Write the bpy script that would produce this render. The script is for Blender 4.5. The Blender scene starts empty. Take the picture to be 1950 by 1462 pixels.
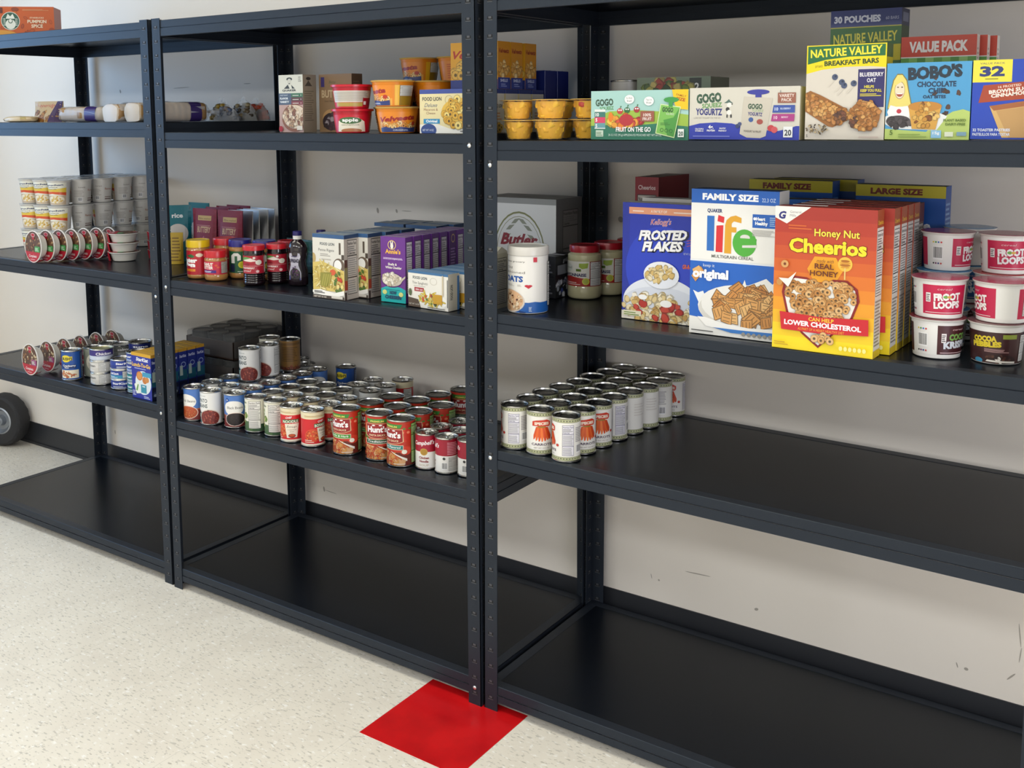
import bpy, bmesh, math, random
from math import pi, sin, cos, radians, atan2, degrees
from mathutils import Vector, Matrix
from mathutils.geometry import tessellate_polygon

sc = bpy.context.scene
COL = sc.collection

# ---------------------------------------------------------------- camera
CAM = Vector((2.6896, -2.1288, 1.5314))
RX = Vector((0.80864, 0.58827, -0.00674)); UX = Vector((-0.05945, 0.0931, 0.99388)); FX = Vector((-0.5853, 0.80329, -0.11025))
cd = bpy.data.cameras.new('camera'); cam = bpy.data.objects.new('camera', cd); COL.objects.link(cam)
cd.sensor_fit = 'HORIZONTAL'; cd.sensor_width = 36.0
cd.lens = 36.0 * 2005.9 / 1950
cd.shift_x = (975 - 862.3) / 1950; cd.shift_y = (440.7 - 731) / 1950
cd.clip_start = 0.05; cd.clip_end = 60
M = Matrix(((RX.x, UX.x, -FX.x, CAM.x), (RX.y, UX.y, -FX.y, CAM.y), (RX.z, UX.z, -FX.z, CAM.z), (0, 0, 0, 1)))
cam.matrix_world = M
sc.camera = cam

# ---------------------------------------------------------------- world, exposure, lights
sc.view_settings.view_transform = 'Standard'
sc.view_settings.look = 'None'
sc.view_settings.gamma = 1
sc.view_settings.use_curve_mapping = False
sc.view_settings.exposure = 0.07
w = bpy.data.worlds.new('world'); sc.world = w; w.use_nodes = True
bg = w.node_tree.nodes['Background']; bg.inputs['Color'].default_value = (0.75, 0.85, 1.0, 1); bg.inputs['Strength'].default_value = 0.4

def area(name, loc, rot, sx, sy, power, col):
    l = bpy.data.lights.new(name, 'AREA'); l.shape = 'RECTANGLE'; l.size = sx; l.size_y = sy; l.energy = power; l.color = col
    o = bpy.data.objects.new(name, l); o.location = loc; o.rotation_euler = rot; COL.objects.link(o)
    return o
CEIL = 2.75
for lx in (-0.9, 1.0, 2.9):
    area('ceiling_lamp_light', (lx, -0.8, CEIL - 0.06), (0, 0, 0), 1.2, 0.6, 12.4, (1.0, 0.96, 0.79))
    area('ceiling_lamp_light', (lx, -3.6, CEIL - 0.06), (0, 0, 0), 1.2, 0.6, 39, (0.96, 0.99, 1.0))
area('window_and_fill_light', (-2.30, -0.85, 1.85), (0, radians(-90), 0), 0.9, 1.5, 27, (0.30, 0.58, 1.0))
area('window_and_fill_light', (5.55, -2.5, 1.5), (0, radians(90), 0), 1.4, 2.0, 66, (0.87, 0.88, 1.0))  # added fill from the right, balances the light, no known window
area('window_and_fill_light', (1.4, -5.5, 1.3), (radians(90), 0, 0), 3.5, 1.2, 6, (1.0, 0.8, 0.3))  # added weak warm fill from the front, no window in this wall

# ---------------------------------------------------------------- colour + materials
def lin(c):
    if isinstance(c, str):
        c = c.lstrip('#')
        if len(c) == 3: c = ''.join(k + k for k in c)
        c = [int(c[i:i + 2], 16) / 255 for i in (0, 2, 4)]
        return tuple((v / 12.92 if v <= 0.04045 else ((v + 0.055) / 1.055) ** 2.4) for v in c)
    return tuple(c)

MATS = {}
def mat(name, col=None, rough=0.5, metal=0.0, spec=0.5, attr=False, alpha=None, noise=None, bump=None, trans=None, coat=0):
    if name in MATS: return MATS[name]
    m = bpy.data.materials.new(name); m.use_nodes = True
    nt = m.node_tree; b = nt.nodes['Principled BSDF']
    b.inputs['Roughness'].default_value = rough; b.inputs['Metallic'].default_value = metal
    b.inputs['Specular IOR Level'].default_value = spec
    if coat: b.inputs['Coat Weight'].default_value = coat
    if attr:
        a = nt.nodes.new('ShaderNodeAttribute'); a.attribute_name = 'Col'
        nt.links.new(a.outputs['Color'], b.inputs['Base Color'])
    elif col is not None:
        c = lin(col); b.inputs['Base Color'].default_value = (*c, 1)
        if noise:
            tc = nt.nodes.new('ShaderNodeTexCoord'); n = nt.nodes.new('ShaderNodeTexNoise'); n.inputs['Scale'].default_value = noise[0]
            n.inputs['Detail'].default_value = 4
            mx = nt.nodes.new('ShaderNodeMix'); mx.data_type = 'RGBA'
            mx.inputs[6].default_value = (*c, 1); mx.inputs[7].default_value = (*lin(noise[1]), 1)
            mr = nt.nodes.new('ShaderNodeMapRange'); mr.inputs[1].default_value = 0.4; mr.inputs[2].default_value = 0.7
            nt.links.new(tc.outputs['Object'], n.inputs['Vector']); nt.links.new(n.outputs['Fac'], mr.inputs[0]); nt.links.new(mr.outputs[0], mx.inputs[0])
            nt.links.new(mx.outputs[2], b.inputs['Base Color'])
    if bump:
        tc = nt.nodes.new('ShaderNodeTexCoord'); n = nt.nodes.new('ShaderNodeTexNoise'); n.inputs['Scale'].default_value = bump[0]
        bp = nt.nodes.new('ShaderNodeBump'); bp.inputs['Strength'].default_value = bump[1]; bp.inputs['Distance'].default_value = 0.002
        nt.links.new(tc.outputs['Object'], n.inputs['Vector']); nt.links.new(n.outputs['Fac'], bp.inputs['Height']); nt.links.new(bp.outputs[0], b.inputs['Normal'])
    if alpha is not None: b.inputs['Alpha'].default_value = alpha
    if trans is not None: b.inputs['Transmission Weight'].default_value = trans
    MATS[name] = m
    return m

CARD = mat('printed_card', attr=True, rough=0.42)
PAPER = mat('printed_paper', attr=True, rough=0.38)
PLASTIC = mat('coloured_plastic', attr=True, rough=0.28)
FOOD = mat('food_surface', attr=True, rough=0.45)
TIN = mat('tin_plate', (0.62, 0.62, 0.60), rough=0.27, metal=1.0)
TINDARK = mat('tin_lid_dark_reflection', (0.13, 0.135, 0.13), rough=0.25, metal=1.0)  # tin darkened in colour to stand for the dark shelf mirrored in lids
def cool(m):
    m.node_tree.nodes['Principled BSDF'].inputs['Specular Tint'].default_value = (0.80, 0.90, 1.0, 1); return m
BLACK = mat('black_powder_coat', (0.014, 0.018, 0.026), rough=0.42, spec=0.30)
BOARD = mat('black_shelf_board', (0.0045, 0.0062, 0.0098), rough=0.27, spec=0.2)
SLOT = mat('slot_shadow_gap', (0.004, 0.004, 0.005), rough=0.9)
STEEL = mat('bright_rivet_steel', (0.7, 0.7, 0.7), rough=0.3, metal=1.0)
FILM = mat('clear_plastic_film', (0.9, 0.93, 0.95), rough=0.10, alpha=0.30)
CLEARCUP = mat('clear_cup_plastic', (0.95, 0.93, 0.85), rough=0.12, alpha=0.07)
FOIL = mat('silver_foil', (0.60, 0.60, 0.60), rough=0.28, metal=0.9)

cool(BLACK); cool(BOARD)

# ---------------------------------------------------------------- mesh builder
class MB:
    def __init__(s): s.v = []; s.f = []; s.c = []; s.n = None
    def poly(s, pts, col='#888'):
        k = len(s.v); s.v += [tuple(p) for p in pts]; s.f.append(tuple(range(k, k + len(pts)))); s.c.append(col)
    def faces(s, verts, faces, col='#888'):
        k = len(s.v); s.v += [tuple(p) for p in verts]
        for i, f in enumerate(faces):
            s.f.append(tuple(k + j for j in f)); s.c.append(col[i] if isinstance(col, list) else col)
    def box(s, x0, y0, z0, x1, y1, z1, col='#888', fn=None):
        P = [(x0, y0, z0), (x1, y0, z0), (x1, y1, z0), (x0, y1, z0), (x0, y0, z1), (x1, y0, z1), (x1, y1, z1), (x0, y1, z1)]
        if fn: P = [fn(p) for p in P]
        s.faces(P, [(3, 2, 1, 0), (4, 5, 6, 7), (0, 1, 5, 4), (1, 2, 6, 5), (2, 3, 7, 6), (3, 0, 4, 7)], col)
    def chamfer_box(s, w, d, h, b, cols, x=0, y=0, z=0):
        # carton centred in x and y, standing on z, chamfered edges; cols = dict F,B,L,R,T,U
        bm = bmesh.new(); bmesh.ops.create_cube(bm, size=1)
        for v in bm.verts: v.co = Vector((v.co.x * w + x, v.co.y * d + y, (v.co.z + .5) * h + z))
        bmesh.ops.bevel(bm, geom=list(bm.edges), offset=b, segments=1, affect='EDGES')
        bm.normal_update()
        s.from_bm(bm, lambda f: side_col(f.normal, cols))
    def from_bm(s, bm, colf):
        bm.verts.index_update(); k = len(s.v)
        s.v += [tuple(v.co) for v in bm.verts]
        for f in bm.faces:
            s.f.append(tuple(k + v.index for v in f.verts)); s.c.append(colf(f) if callable(colf) else colf)
        bm.free()
    def lathe(s, prof, n=32, cx=0, cy=0, fn=None, cap0=True, cap1=True):
        # prof: list of (r, z, colour of the band up to the next point)
        k = len(s.v)
        for r, z, c in prof:
            for i in range(n):
                a = 2 * pi * i / n; p = (cx + r * cos(a), cy + r * sin(a), z); s.v.append(fn(p) if fn else p)
        for j in range(len(prof) - 1):
            for i in range(n):
                a, b = k + j * n + i, k + j * n + (i + 1) % n
                s.f.append((a, b, b + n, a + n)); s.c.append(prof[j][2])
        if cap0: s.f.append(tuple(k + i for i in reversed(range(n)))); s.c.append(prof[0][2])
        if cap1: m = k + (len(prof) - 1) * n; s.f.append(tuple(m + i for i in range(n))); s.c.append(prof[-1][2])
    def tube(s, path, r, n=8, col='#888'):
        k = len(s.v); P = [Vector(p) for p in path]
        for i, p in enumerate(P):
            t = (P[min(i + 1, len(P) - 1)] - P[max(i - 1, 0)]).normalized()
            a = t.orthogonal().normalized(); b = t.cross(a)
            for j in range(n):
                q = p + r * (cos(2 * pi * j / n) * a + sin(2 * pi * j / n) * b); s.v.append(tuple(q))
        for i in range(len(P) - 1):
            for j in range(n):
                s.f.append((k + i * n + j, k + i * n + (j + 1) % n, k + (i + 1) * n + (j + 1) % n, k + (i + 1) * n + j)); s.c.append(col)
    def build(s, name, m, parent=None, smooth=None, loc=None):
        me = bpy.data.meshes.new(name); me.from_pydata(s.v, [], s.f)
        mats = m if isinstance(m, list) else [m]
        for q in mats: me.materials.append(q)
        col = me.color_attributes.new('Col', 'FLOAT_COLOR', 'CORNER')
        buf = []
        cache = {}
        for p, c in zip(me.polygons, s.c):
            if isinstance(c, int): p.material_index = c; rgb = (0.5, 0.5, 0.5, 1)
            else:
                rgb = cache.get(c)
                if rgb is None: rgb = cache[c] = (*[q * .82 for q in lin(c)], 1)
            buf += list(rgb) * p.loop_total
        col.data.foreach_set('color', buf)
        if smooth is not None:
            for p in me.polygons: p.use_smooth = True
            me.set_sharp_from_angle(angle=radians(smooth))
        if s.n:
            for p in me.polygons: p.use_smooth = True
            me.normals_split_custom_set_from_vertices(s.n)
        me.update()
        o = bpy.data.objects.new(name, me); COL.objects.link(o)
        if parent is not None: o.parent = parent
        if loc is not None: o.location = loc
        return o

def side_col(n, cols):
    d = cols.get('D', '#ccc')
    if n.z > .7: return cols.get('T', d)
    if n.z < -.7: return cols.get('U', d)
    if n.y < -.7: return cols.get('F', d)
    if n.y > .7: return cols.get('B', cols.get('F', d))
    if n.x > .7: return cols.get('R', d)
    if n.x < -.7: return cols.get('L', cols.get('R', d))
    return cols.get('E', cols.get('F', d))

# ---------------------------------------------------------------- naming and copying
def tag(o, label=None, cat=None, group=None, kind=None):
    if label: o['label'] = label
    if cat: o['category'] = cat
    if group: o['group'] = group
    if kind: o['kind'] = kind
    return o
def empty(name, loc=(0, 0, 0), rz=0):
    o = bpy.data.objects.new(name, None); o.empty_display_size = 0.05; COL.objects.link(o); o.location = loc; o.rotation_euler = (0, 0, rz)
    return o
def copy_tree(o, parent=None):
    c = o.copy(); COL.objects.link(c); c.parent = parent
    for ch in list(o.children): copy_tree(ch, c)
    return c
PROTO = {}
def put(key, builder, loc, rz, label, cat, group=None, rx=0, ry=0):
    if key in PROTO:
        o = copy_tree(PROTO[key])
        if 'group' in o: del o['group']
    else:
        o = builder(); PROTO[key] = o
    o.location = loc; o.rotation_euler = (radians(rx), radians(ry), radians(rz))
    return tag(o, label, cat, group)
def face(x, y, off=0):
    # turn (degrees) that brings a label to the room side, measured round the can
    return degrees(atan2(CAM.x - x, y - CAM.y)) + off

# ---------------------------------------------------------------- printed art
TXT = {}
def text_tris(st, bold, shear):
    k = (st, bold, shear)
    if k in TXT: return TXT[k]
    cu = bpy.data.curves.new('lettering', 'FONT'); cu.body = st; cu.size = 1; cu.offset = bold; cu.shear = shear; cu.resolution_u = 2
    ob = bpy.data.objects.new('lettering', cu)
    me = bpy.data.meshes.new_from_object(ob)
    V = [(v.co.x, v.co.y) for v in me.vertices]
    F = [[V[i] for i in p.vertices] for p in me.polygons]
    bpy.data.objects.remove(ob); bpy.data.curves.remove(cu); bpy.data.meshes.remove(me)
    xs = [p[0] for p in V] or [0]; 
    TXT[k] = (F, min(xs), max(xs))
    return TXT[k]

class Art:
    def __init__(s, w, h, bg='#ffffff'):
        s.w, s.h = w, h; s.P = []; s.L = 0
        if bg: s.r(0, 0, 1, 1, bg)
    def _add(s, pts, c, concave=False):
        pts = [(x * s.w, y * s.h) for x, y in pts]
        if concave:
            for t in tessellate_polygon([[Vector((x, y, 0)) for x, y in pts]]): s.P.append((ccw([pts[i] for i in t]), c, s.L))
        else: s.P.append((ccw(pts), c, s.L))
    def r(s, x0, y0, x1, y1, c): s.L += 1; s._add([(x0, y0), (x1, y0), (x1, y1), (x0, y1)], c)
    def p(s, pts, c): s.L += 1; s._add(pts, c, True)
    def e(s, cx, cy, rx, ry, c, n=28, a0=0, a1=360):
        s.L += 1
        pts = [(cx + rx * cos(radians(a0 + (a1 - a0) * i / n)), cy + ry * sin(radians(a0 + (a1 - a0) * i / n))) for i in range(n + (0 if a1 - a0 == 360 else 1))]
        s._add(pts, c)
    def ring(s, cx, cy, rx, ry, c, t=.15, inner=None, n=28):
        s.L += 1
        for i in range(n):
            a, b = 2 * pi * i / n, 2 * pi * (i + 1) / n
            s._add([(cx + rx * cos(a), cy + ry * sin(a)), (cx + rx * cos(b), cy + ry * sin(b)), (cx + rx * (1 - t) * cos(b), cy + ry * (1 - t) * sin(b)), (cx + rx * (1 - t) * cos(a), cy + ry * (1 - t) * sin(a))], c)
    def t(s, st, x, y, h, c, al='c', b=0.0, sh=0.0, w=None, rot=0, out=None):
        # x,y = baseline anchor (fractions), h = capital height as a fraction of the height, w = forced width
        if out: s.t(st, x, y, h, out, al, b + .025, sh, w and w * 1.02, rot)
        s.L += 1
        F, x0, x1 = text_tris(st, b, sh)
        sy = h * s.h / 0.73; sx = sy
        if w: sx = w * s.w / max(x1 - x0, 1e-6)
        W = (x1 - x0) * sx
        ox = {'l': 0, 'c': -W / 2, 'r': -W}[al]; ca, sa = cos(radians(rot)), sin(radians(rot))
        for f in F:
            pts = []
            for px, py in f:
                X = (px - x0) * sx + ox; Y = py * sy
                pts.append((x * s.w + X * ca - Y * sa, y * s.h + X * sa + Y * ca))
            s.P.append((ccw(pts), c, s.L))
    def lines(s, x0, y0, x1, y1, n, c, th=.45, seed=1, ragged=.3):
        rnd = random.Random(seed); s.L += 1; st = (y1 - y0) / n
        for i in range(n):
            e = x1 - (x1 - x0) * ragged * rnd.random()
            s._add([(x0, y0 + i * st), (e, y0 + i * st), (e, y0 + (i + th) * st), (x0, y0 + (i + th) * st)], c)
    def nut(s, x0, y0, x1, y1, bgc='#f2f2ee', ink='#222'):
        s.r(x0, y0, x1, y1, ink); dx = (x1 - x0) * .03; dy = (y1 - y0) * .012
        s.r(x0 + dx, y0 + dy, x1 - dx, y1 - dy, bgc); H = y1 - y0
        s.t('Nutrition Facts', (x0 + x1) / 2, y1 - H * .09, H * .055, ink, b=.02, w=(x1 - x0) * .88)
        for q in (.70, .30): s.r(x0 + dx, y0 + H * q, x1 - dx, y0 + H * (q + .018), ink)
        s.t('Calories', x0 + dx * 2, y0 + H * .735, H * .045, ink, 'l', .02)
        s.lines(x0 + dx * 2, y0 + H * .79, x1 - dx * 2, y0 + H * .9, 3, '#777')
        s.lines(x0 + dx * 2, y0 + H * .34, x1 - dx * 2, y0 + H * .69, 9, '#8a8a88', .4, 3, .15)
        s.lines(x0 + dx * 2, y0 + H * .04, x1 - dx * 2, y0 + H * .28, 6, '#8a8a88', .4, 5, .2)
    def bar(s, x0, y0, x1, y1, seed=3, bgc='#fff'):
        s.r(x0, y0, x1, y1, bgc); rnd = random.Random(seed); s.L += 1; x = x0 + (x1 - x0) * .06
        while x < x1 - (x1 - x0) * .08:
            q = (x1 - x0) * rnd.choice((.02, .035, .055))
            s._add([(x, y0 + (y1 - y0) * .12), (x + q, y0 + (y1 - y0) * .12), (x + q, y1 - (y1 - y0) * .06), (x, y1 - (y1 - y0) * .06)], '#222'); x += q + (x1 - x0) * rnd.choice((.025, .04))
    def food(s, cx, cy, rx, ry, kind, n, cols, size, seed=1, top=None):
        # pieces of food scattered inside an ellipse; size = fraction of the width; top cuts the ellipse
        rnd = random.Random(seed); asp = s.w / s.h; s.L += 1
        pts = []
        while len(pts) < n:
            a, q = rnd.random() * 2 * pi, rnd.random() ** .5
            y = cy + ry * q * sin(a)
            if top is not None and y > top: continue
            pts.append((y, cx + rx * q * cos(a)))
        pts.sort(reverse=True)
        for y, x in pts:
            s.L += .25; c = rnd.choice(cols); g = rnd.uniform(.8, 1.2) * size; a = rnd.random() * pi
            def el(ex, ey, n=10, irr=0, dx=0, dy=0):
                o = []
                for i in range(n):
                    t = 2 * pi * i / n; k = 1 + irr * (rnd.random() - .5)
                    u, v = ex * k * cos(t) + dx, ey * k * sin(t) + dy
                    o.append((x + (u * cos(a) - v * sin(a)), y + (u * sin(a) + v * cos(a)) * asp))
                return o
            def shade(c, k):
                c = c.lstrip('#'); c = ''.join(q + q for q in c) if len(c) == 3 else c
                return '#%02x%02x%02x' % tuple(max(0, min(255, int(int(c[i:i + 2], 16) * k))) for i in (0, 2, 4))
            if kind == 'bean': s._add(el(g, g * .6), shade(c, .72)); s.L += .1; s._add(el(g * .82, g * .45), c)
            elif kind == 'ring':
                s._add(el(g, g), shade(c, .7)); s.L += .1; s._add(el(g * .88, g * .88), c); s.L += .1; s._add(el(g * .36, g * .36, 8), shade(c, .45))
            elif kind == 'square':
                q = g; s._add([el(q * 1.2, q, 4)[i] for i in range(4)], shade(c, .6)); s.L += .1
                a2 = a; s._add(el(q * 1.05, q * .86, 4), c); s.L += .05
                for k in (-.45, 0, .45):
                    u = q * k * 1.0
                    seg = [(-.5 * q, u - .04 * q), (.5 * q, u - .04 * q), (.5 * q, u + .06 * q), (-.5 * q, u + .06 * q)]
                    s._add([(x + (m * cos(a2 + .785) - v * sin(a2 + .785)), y + (m * sin(a2 + .785) + v * cos(a2 + .785)) * asp) for m, v in seg], shade(c, .62))
            elif kind == 'penne':
                s._add(el(g * 1.8, g * .42, 8), shade(c, .7)); s.L += .1; s._add(el(g * 1.65, g * .3, 8), c)
            else: s._add(el(g, g * .8, 9, .5), shade(c, .75)); s.L += .1; s._add(el(g * .78, g * .6, 9, .4), c)
    # ---- mapping
    def planar(s, mb, o, xd, yd, nd, eps=.00005):
        o, xd, yd, nd = Vector(o), Vector(xd), Vector(yd), Vector(nd)
        for pts, c, L in s.P:
            if not inside(pts, s.w, s.h): pts = clip_rect(pts, s.w, s.h)
            if len(pts) >= 3: mb.poly([o + xd * x + yd * y + nd * (eps * L + .0002) for x, y in pts], c)
    def wrap(s, mb, r0, r1, z0, n=40, th0=0.0, eps=.00004, zf=None):
        # wraps round a (tapered) cylinder, centre of the art on -Y
        st = s.w / n; nor = mb.n if mb.n is not None else []; mb.n = nor; full = s.w / (r0 if r0 > r1 else r1)
        def pos(x, y, L):
            k = min(n - 1, max(0, int(x / st + 1e-9))); f = x / st - k; r = r0 + (r1 - r0) * y / s.h + eps * L + .0002
            q = []
            for kk in (k, k + 1):
                th = (kk * st - s.w / 2) / s.w * full - pi / 2 + th0; q.append((cos(th), sin(th)))
            ux = q[0][0] * (1 - f) + q[1][0] * f; uy = q[0][1] * (1 - f) + q[1][1] * f
            return (r * ux, r * uy, z0 + y), Vector((ux, uy, 0)).normalized()
        for pts, c, L in s.P:
            if not inside(pts, s.w, s.h): pts = clip_rect(pts, s.w, s.h)
            if len(pts) < 3: continue
            xs = [p[0] for p in pts]; k0, k1 = int(min(xs) / st + 1e-6), int(max(xs) / st - 1e-6)
            for k in range(k0, k1 + 1):
                q = pts if k0 == k1 else clip_x(clip_x(pts, k * st, 1), (k + 1) * st, -1)
                if len(q) < 3: continue
                V = []
                for x, y in q:
                    x = min(max(x, k * st + 1e-7), (k + 1) * st - 1e-7); p, nn = pos(x, y, L); V.append(p); nor.append(nn)
                mb.poly(V, c)
def ccw(p): return p if sum(p[i - 1][0] * p[i][1] - p[i][0] * p[i - 1][1] for i in range(len(p))) > 0 else p[::-1]
def inside(pts, w, h): return all(-1e-6 <= x <= w + 1e-6 and -1e-6 <= y <= h + 1e-6 for x, y in pts)
def clip_half(pts, f):
    out = []
    for i in range(len(pts)):
        a, b = pts[i], pts[(i + 1) % len(pts)]; fa, fb = f(a), f(b)
        if fa >= 0: out.append(a)
        if (fa > 0 > fb) or (fa < 0 < fb):
            t = fa / (fa - fb); out.append((a[0] + (b[0] - a[0]) * t, a[1] + (b[1] - a[1]) * t))
    return out
def clip_x(pts, x, s): return clip_half(pts, lambda p: s * (p[0] - x))
def clip_rect(pts, w, h):
    for f in (lambda p: p[0], lambda p: w - p[0], lambda p: p[1], lambda p: h - p[1]):
        pts = clip_half(pts, f)
        if len(pts) < 3: return []
    return pts
# ---------------------------------------------------------------- the room
YW = 0.6156
def structure(name, mb, m, smooth=None):
    o = mb.build(name, m, smooth=smooth); o['kind'] = 'structure'; return o

def floor_material():
    m = bpy.data.materials.new('speckled_vinyl_tile'); m.use_nodes = True; nt = m.node_tree; b = nt.nodes['Principled BSDF']
    b.inputs['Roughness'].default_value = 0.33
    g = nt.nodes.new('ShaderNodeNewGeometry')
    def nz(scale, lo, hi, sx=1, rot=0, detail=3):
        mp = nt.nodes.new('ShaderNodeMapping'); mp.inputs['Scale'].default_value = (1, sx, 1); mp.inputs['Rotation'].default_value = (0, 0, rot)
        n = nt.nodes.new('ShaderNodeTexNoise'); n.inputs['Scale'].default_value = scale; n.inputs['Detail'].default_value = detail
        r = nt.nodes.new('ShaderNodeMapRange'); r.inputs[1].default_value = lo; r.inputs[2].default_value = hi
        nt.links.new(g.outputs['Position'], mp.inputs[0]); nt.links.new(mp.outputs[0], n.inputs['Vector']); nt.links.new(n.outputs['Fac'], r.inputs[0]); return r.outputs[0]
    def mix(fac, a, c):
        x = nt.nodes.new('ShaderNodeMix'); x.data_type = 'RGBA'; nt.links.new(fac, x.inputs[0])
        if isinstance(a, tuple): x.inputs[6].default_value = (*a, 1)
        else: nt.links.new(a, x.inputs[6])
        x.inputs[7].default_value = (*c, 1); return x.outputs[2]
    c = mix(nz(6, .35, .7), lin('#e8e1d3'), lin('#e0d8ca'))
    c = mix(nz(46, .60, .66, 2.6, .5), c, lin('#c6c0b4'))
    c = mix(nz(60, .62, .68, 3.0, -.9), c, lin('#b9b3a6'))
    c = mix(nz(45, .60, .68, 2.2, 1.4), c, lin('#f2eee6'))
    sp = nt.nodes.new('ShaderNodeSeparateXYZ'); nt.links.new(g.outputs['Position'], sp.inputs[0])
    seam = None
    for ax, off in (('X', 1.035), ('Y', -.2687)):
        a = nt.nodes.new('ShaderNodeMath'); a.operation = 'SUBTRACT'; a.inputs[1].default_value = off - .3048 * 40; nt.links.new(sp.outputs[ax], a.inputs[0])
        d = nt.nodes.new('ShaderNodeMath'); d.operation = 'MODULO'; d.inputs[1].default_value = .3048; nt.links.new(a.outputs[0], d.inputs[0])
        l = nt.nodes.new('ShaderNodeMath'); l.operation = 'LESS_THAN'; l.inputs[1].default_value = .0012; nt.links.new(d.outputs[0], l.inputs[0])
        if seam is None: seam = l.outputs[0]
        else:
            q = nt.nodes.new('ShaderNodeMath'); q.operation = 'MAXIMUM'; nt.links.new(seam, q.inputs[0]); nt.links.new(l.outputs[0], q.inputs[1]); seam = q.outputs[0]
    c = mix(seam, c, lin('#cdc7ba'))
    nt.links.new(c, b.inputs['Base Color'])
    return m
XL, XR, YF = -2.16, 5.6, -5.6
mb = MB(); mb.box(XL - .2, YF - .2, -.1, XR + .2, YW + .2, 0); structure('floor', mb, floor_material())
RED = mat('red_vinyl_tile', '#cc161a', rough=0.30, noise=(9, '#b50e14'))
mb = MB(); mb.box(1.035, -.2687, -.002, 1.3398, .0361, .0006); structure('trim_1', mb, RED)
WALL = mat('painted_wall', '#e3dcd2', rough=0.62, bump=(60, .05))
mb = MB(); mb.box(XL - .2, YW, 0, XR + .2, YW + .12, CEIL); 
wb = structure('wall_back', mb, WALL)
def blot(name, pts):
    mb = MB()
    for x, z, rx, rz, a in pts:
        P = []
        for i in range(10):
            u, v = rx * cos(2 * pi * i / 10), rz * sin(2 * pi * i / 10)
            P.append((x + u * cos(a) - v * sin(a), YW - .0006, z + u * sin(a) + v * cos(a)))
        mb.poly(P, '#77736c')
    o = mb.build(name, mat('scuff_marks', '#a39d93', rough=.8), parent=wb); return o
blot('scuff_mark', [(.374, 1.208, .005, .010, .2), (.457, 1.21, .004, .007, .3), (.50, 1.212, .022, .0012, 0), (1.293, 1.226, .008, .009, .6), (1.406, .176, .0012, .008, .2), (1.43, .170, .003, .003, 0), (1.723, .163, .006, .004, .4),
    (2.234, .162, .0015, .007, .3), (2.255, .158, .005, .004, 0), (2.354, .170, .002, .014, -.7), (2.368, .279, .0012, .03, .12), (2.371, .23, .0012, .02, -.1), (.097, .167, .004, .010, .2), (.13, .163, .03, .0012, -.05), (-.622, 1.643, .05, .0013, .03), (-.25, 1.651, .02, .0014, 0), (-1.006, 1.636, .004, .008, .3), (-1.24, .19, .004, .010, .2), (-1.14, .165, .003, .010, .1), (1.55, .22, .04, .0016, .05)])
WALL2 = mat('side_wall_paint', '#d6d6d6', rough=0.65)
# left wall with a window opening towards the room
wy0, wy1, wz0, wz1 = -1.65, -.05, 1.35, 2.35
mb = MB()
mb.box(XL - .12, YF, 0, XL, wy0, CEIL); mb.box(XL - .12, wy1, 0, XL, YW, CEIL); mb.box(XL - .12, wy0, 0, XL, wy1, wz0); mb.box(XL - .12, wy0, wz1, XL, wy1, CEIL)
structure('wall_left', mb, WALL2)
mb = MB(); t = .04
mb.box(XL - .1, wy0, wz0, XL - .02, wy0 + t, wz1); mb.box(XL - .1, wy1 - t, wz0, XL - .02, wy1, wz1); mb.box(XL - .1, wy0, wz0, XL - .02, wy1, wz0 + t); mb.box(XL - .1, wy0, wz1 - t, XL - .02, wy1, wz1)
structure('window_1', mb, mat('window_frame_paint', '#e8e8e6', rough=.4))
mb = MB(); mb.box(XR, YF, 0, XR + .12, YW, CEIL); structure('wall_right', mb, WALL2)
mb = MB()
for y0, y1, z0, z1 in ((-3.58, -3.5, .72, 2.28), (-1.5, -1.42, .72, 2.28), (-3.58, -1.42, .72, .8), (-3.58, -1.42, 2.2, 2.28)): mb.box(XR - .06, y0, z0, XR, y1, z1)
structure('fill_light_frame', mb, mat('window_frame_paint', '#e8e8e6', rough=.4))  # made-up window frame around the added fill light on the right wall
mb = MB(); mb.box(XL - .12, YF - .12, 0, XR + .12, YF, CEIL); structure('wall_front', mb, WALL2)
mb = MB(); mb.box(XL - .12, YF - .12, CEIL, XR + .12, YW + .12, CEIL + .1); structure('ceiling', mb, mat('ceiling_tile', '#e6e4de', rough=.8))
BASE = mat('black_vinyl_base', (0.020, 0.022, 0.027), rough=0.42)
mb = MB(); mb.box(XL, YW - .004, 0, XR, YW, .105); mb.box(XL, YW - .009, 0, XR, YW - .004, .012); structure('baseboard_back', mb, BASE)
mb = MB(); mb.box(XL, YF, 0, XL + .004, YW - .01, .105); structure('baseboard_left', mb, BASE)

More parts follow.
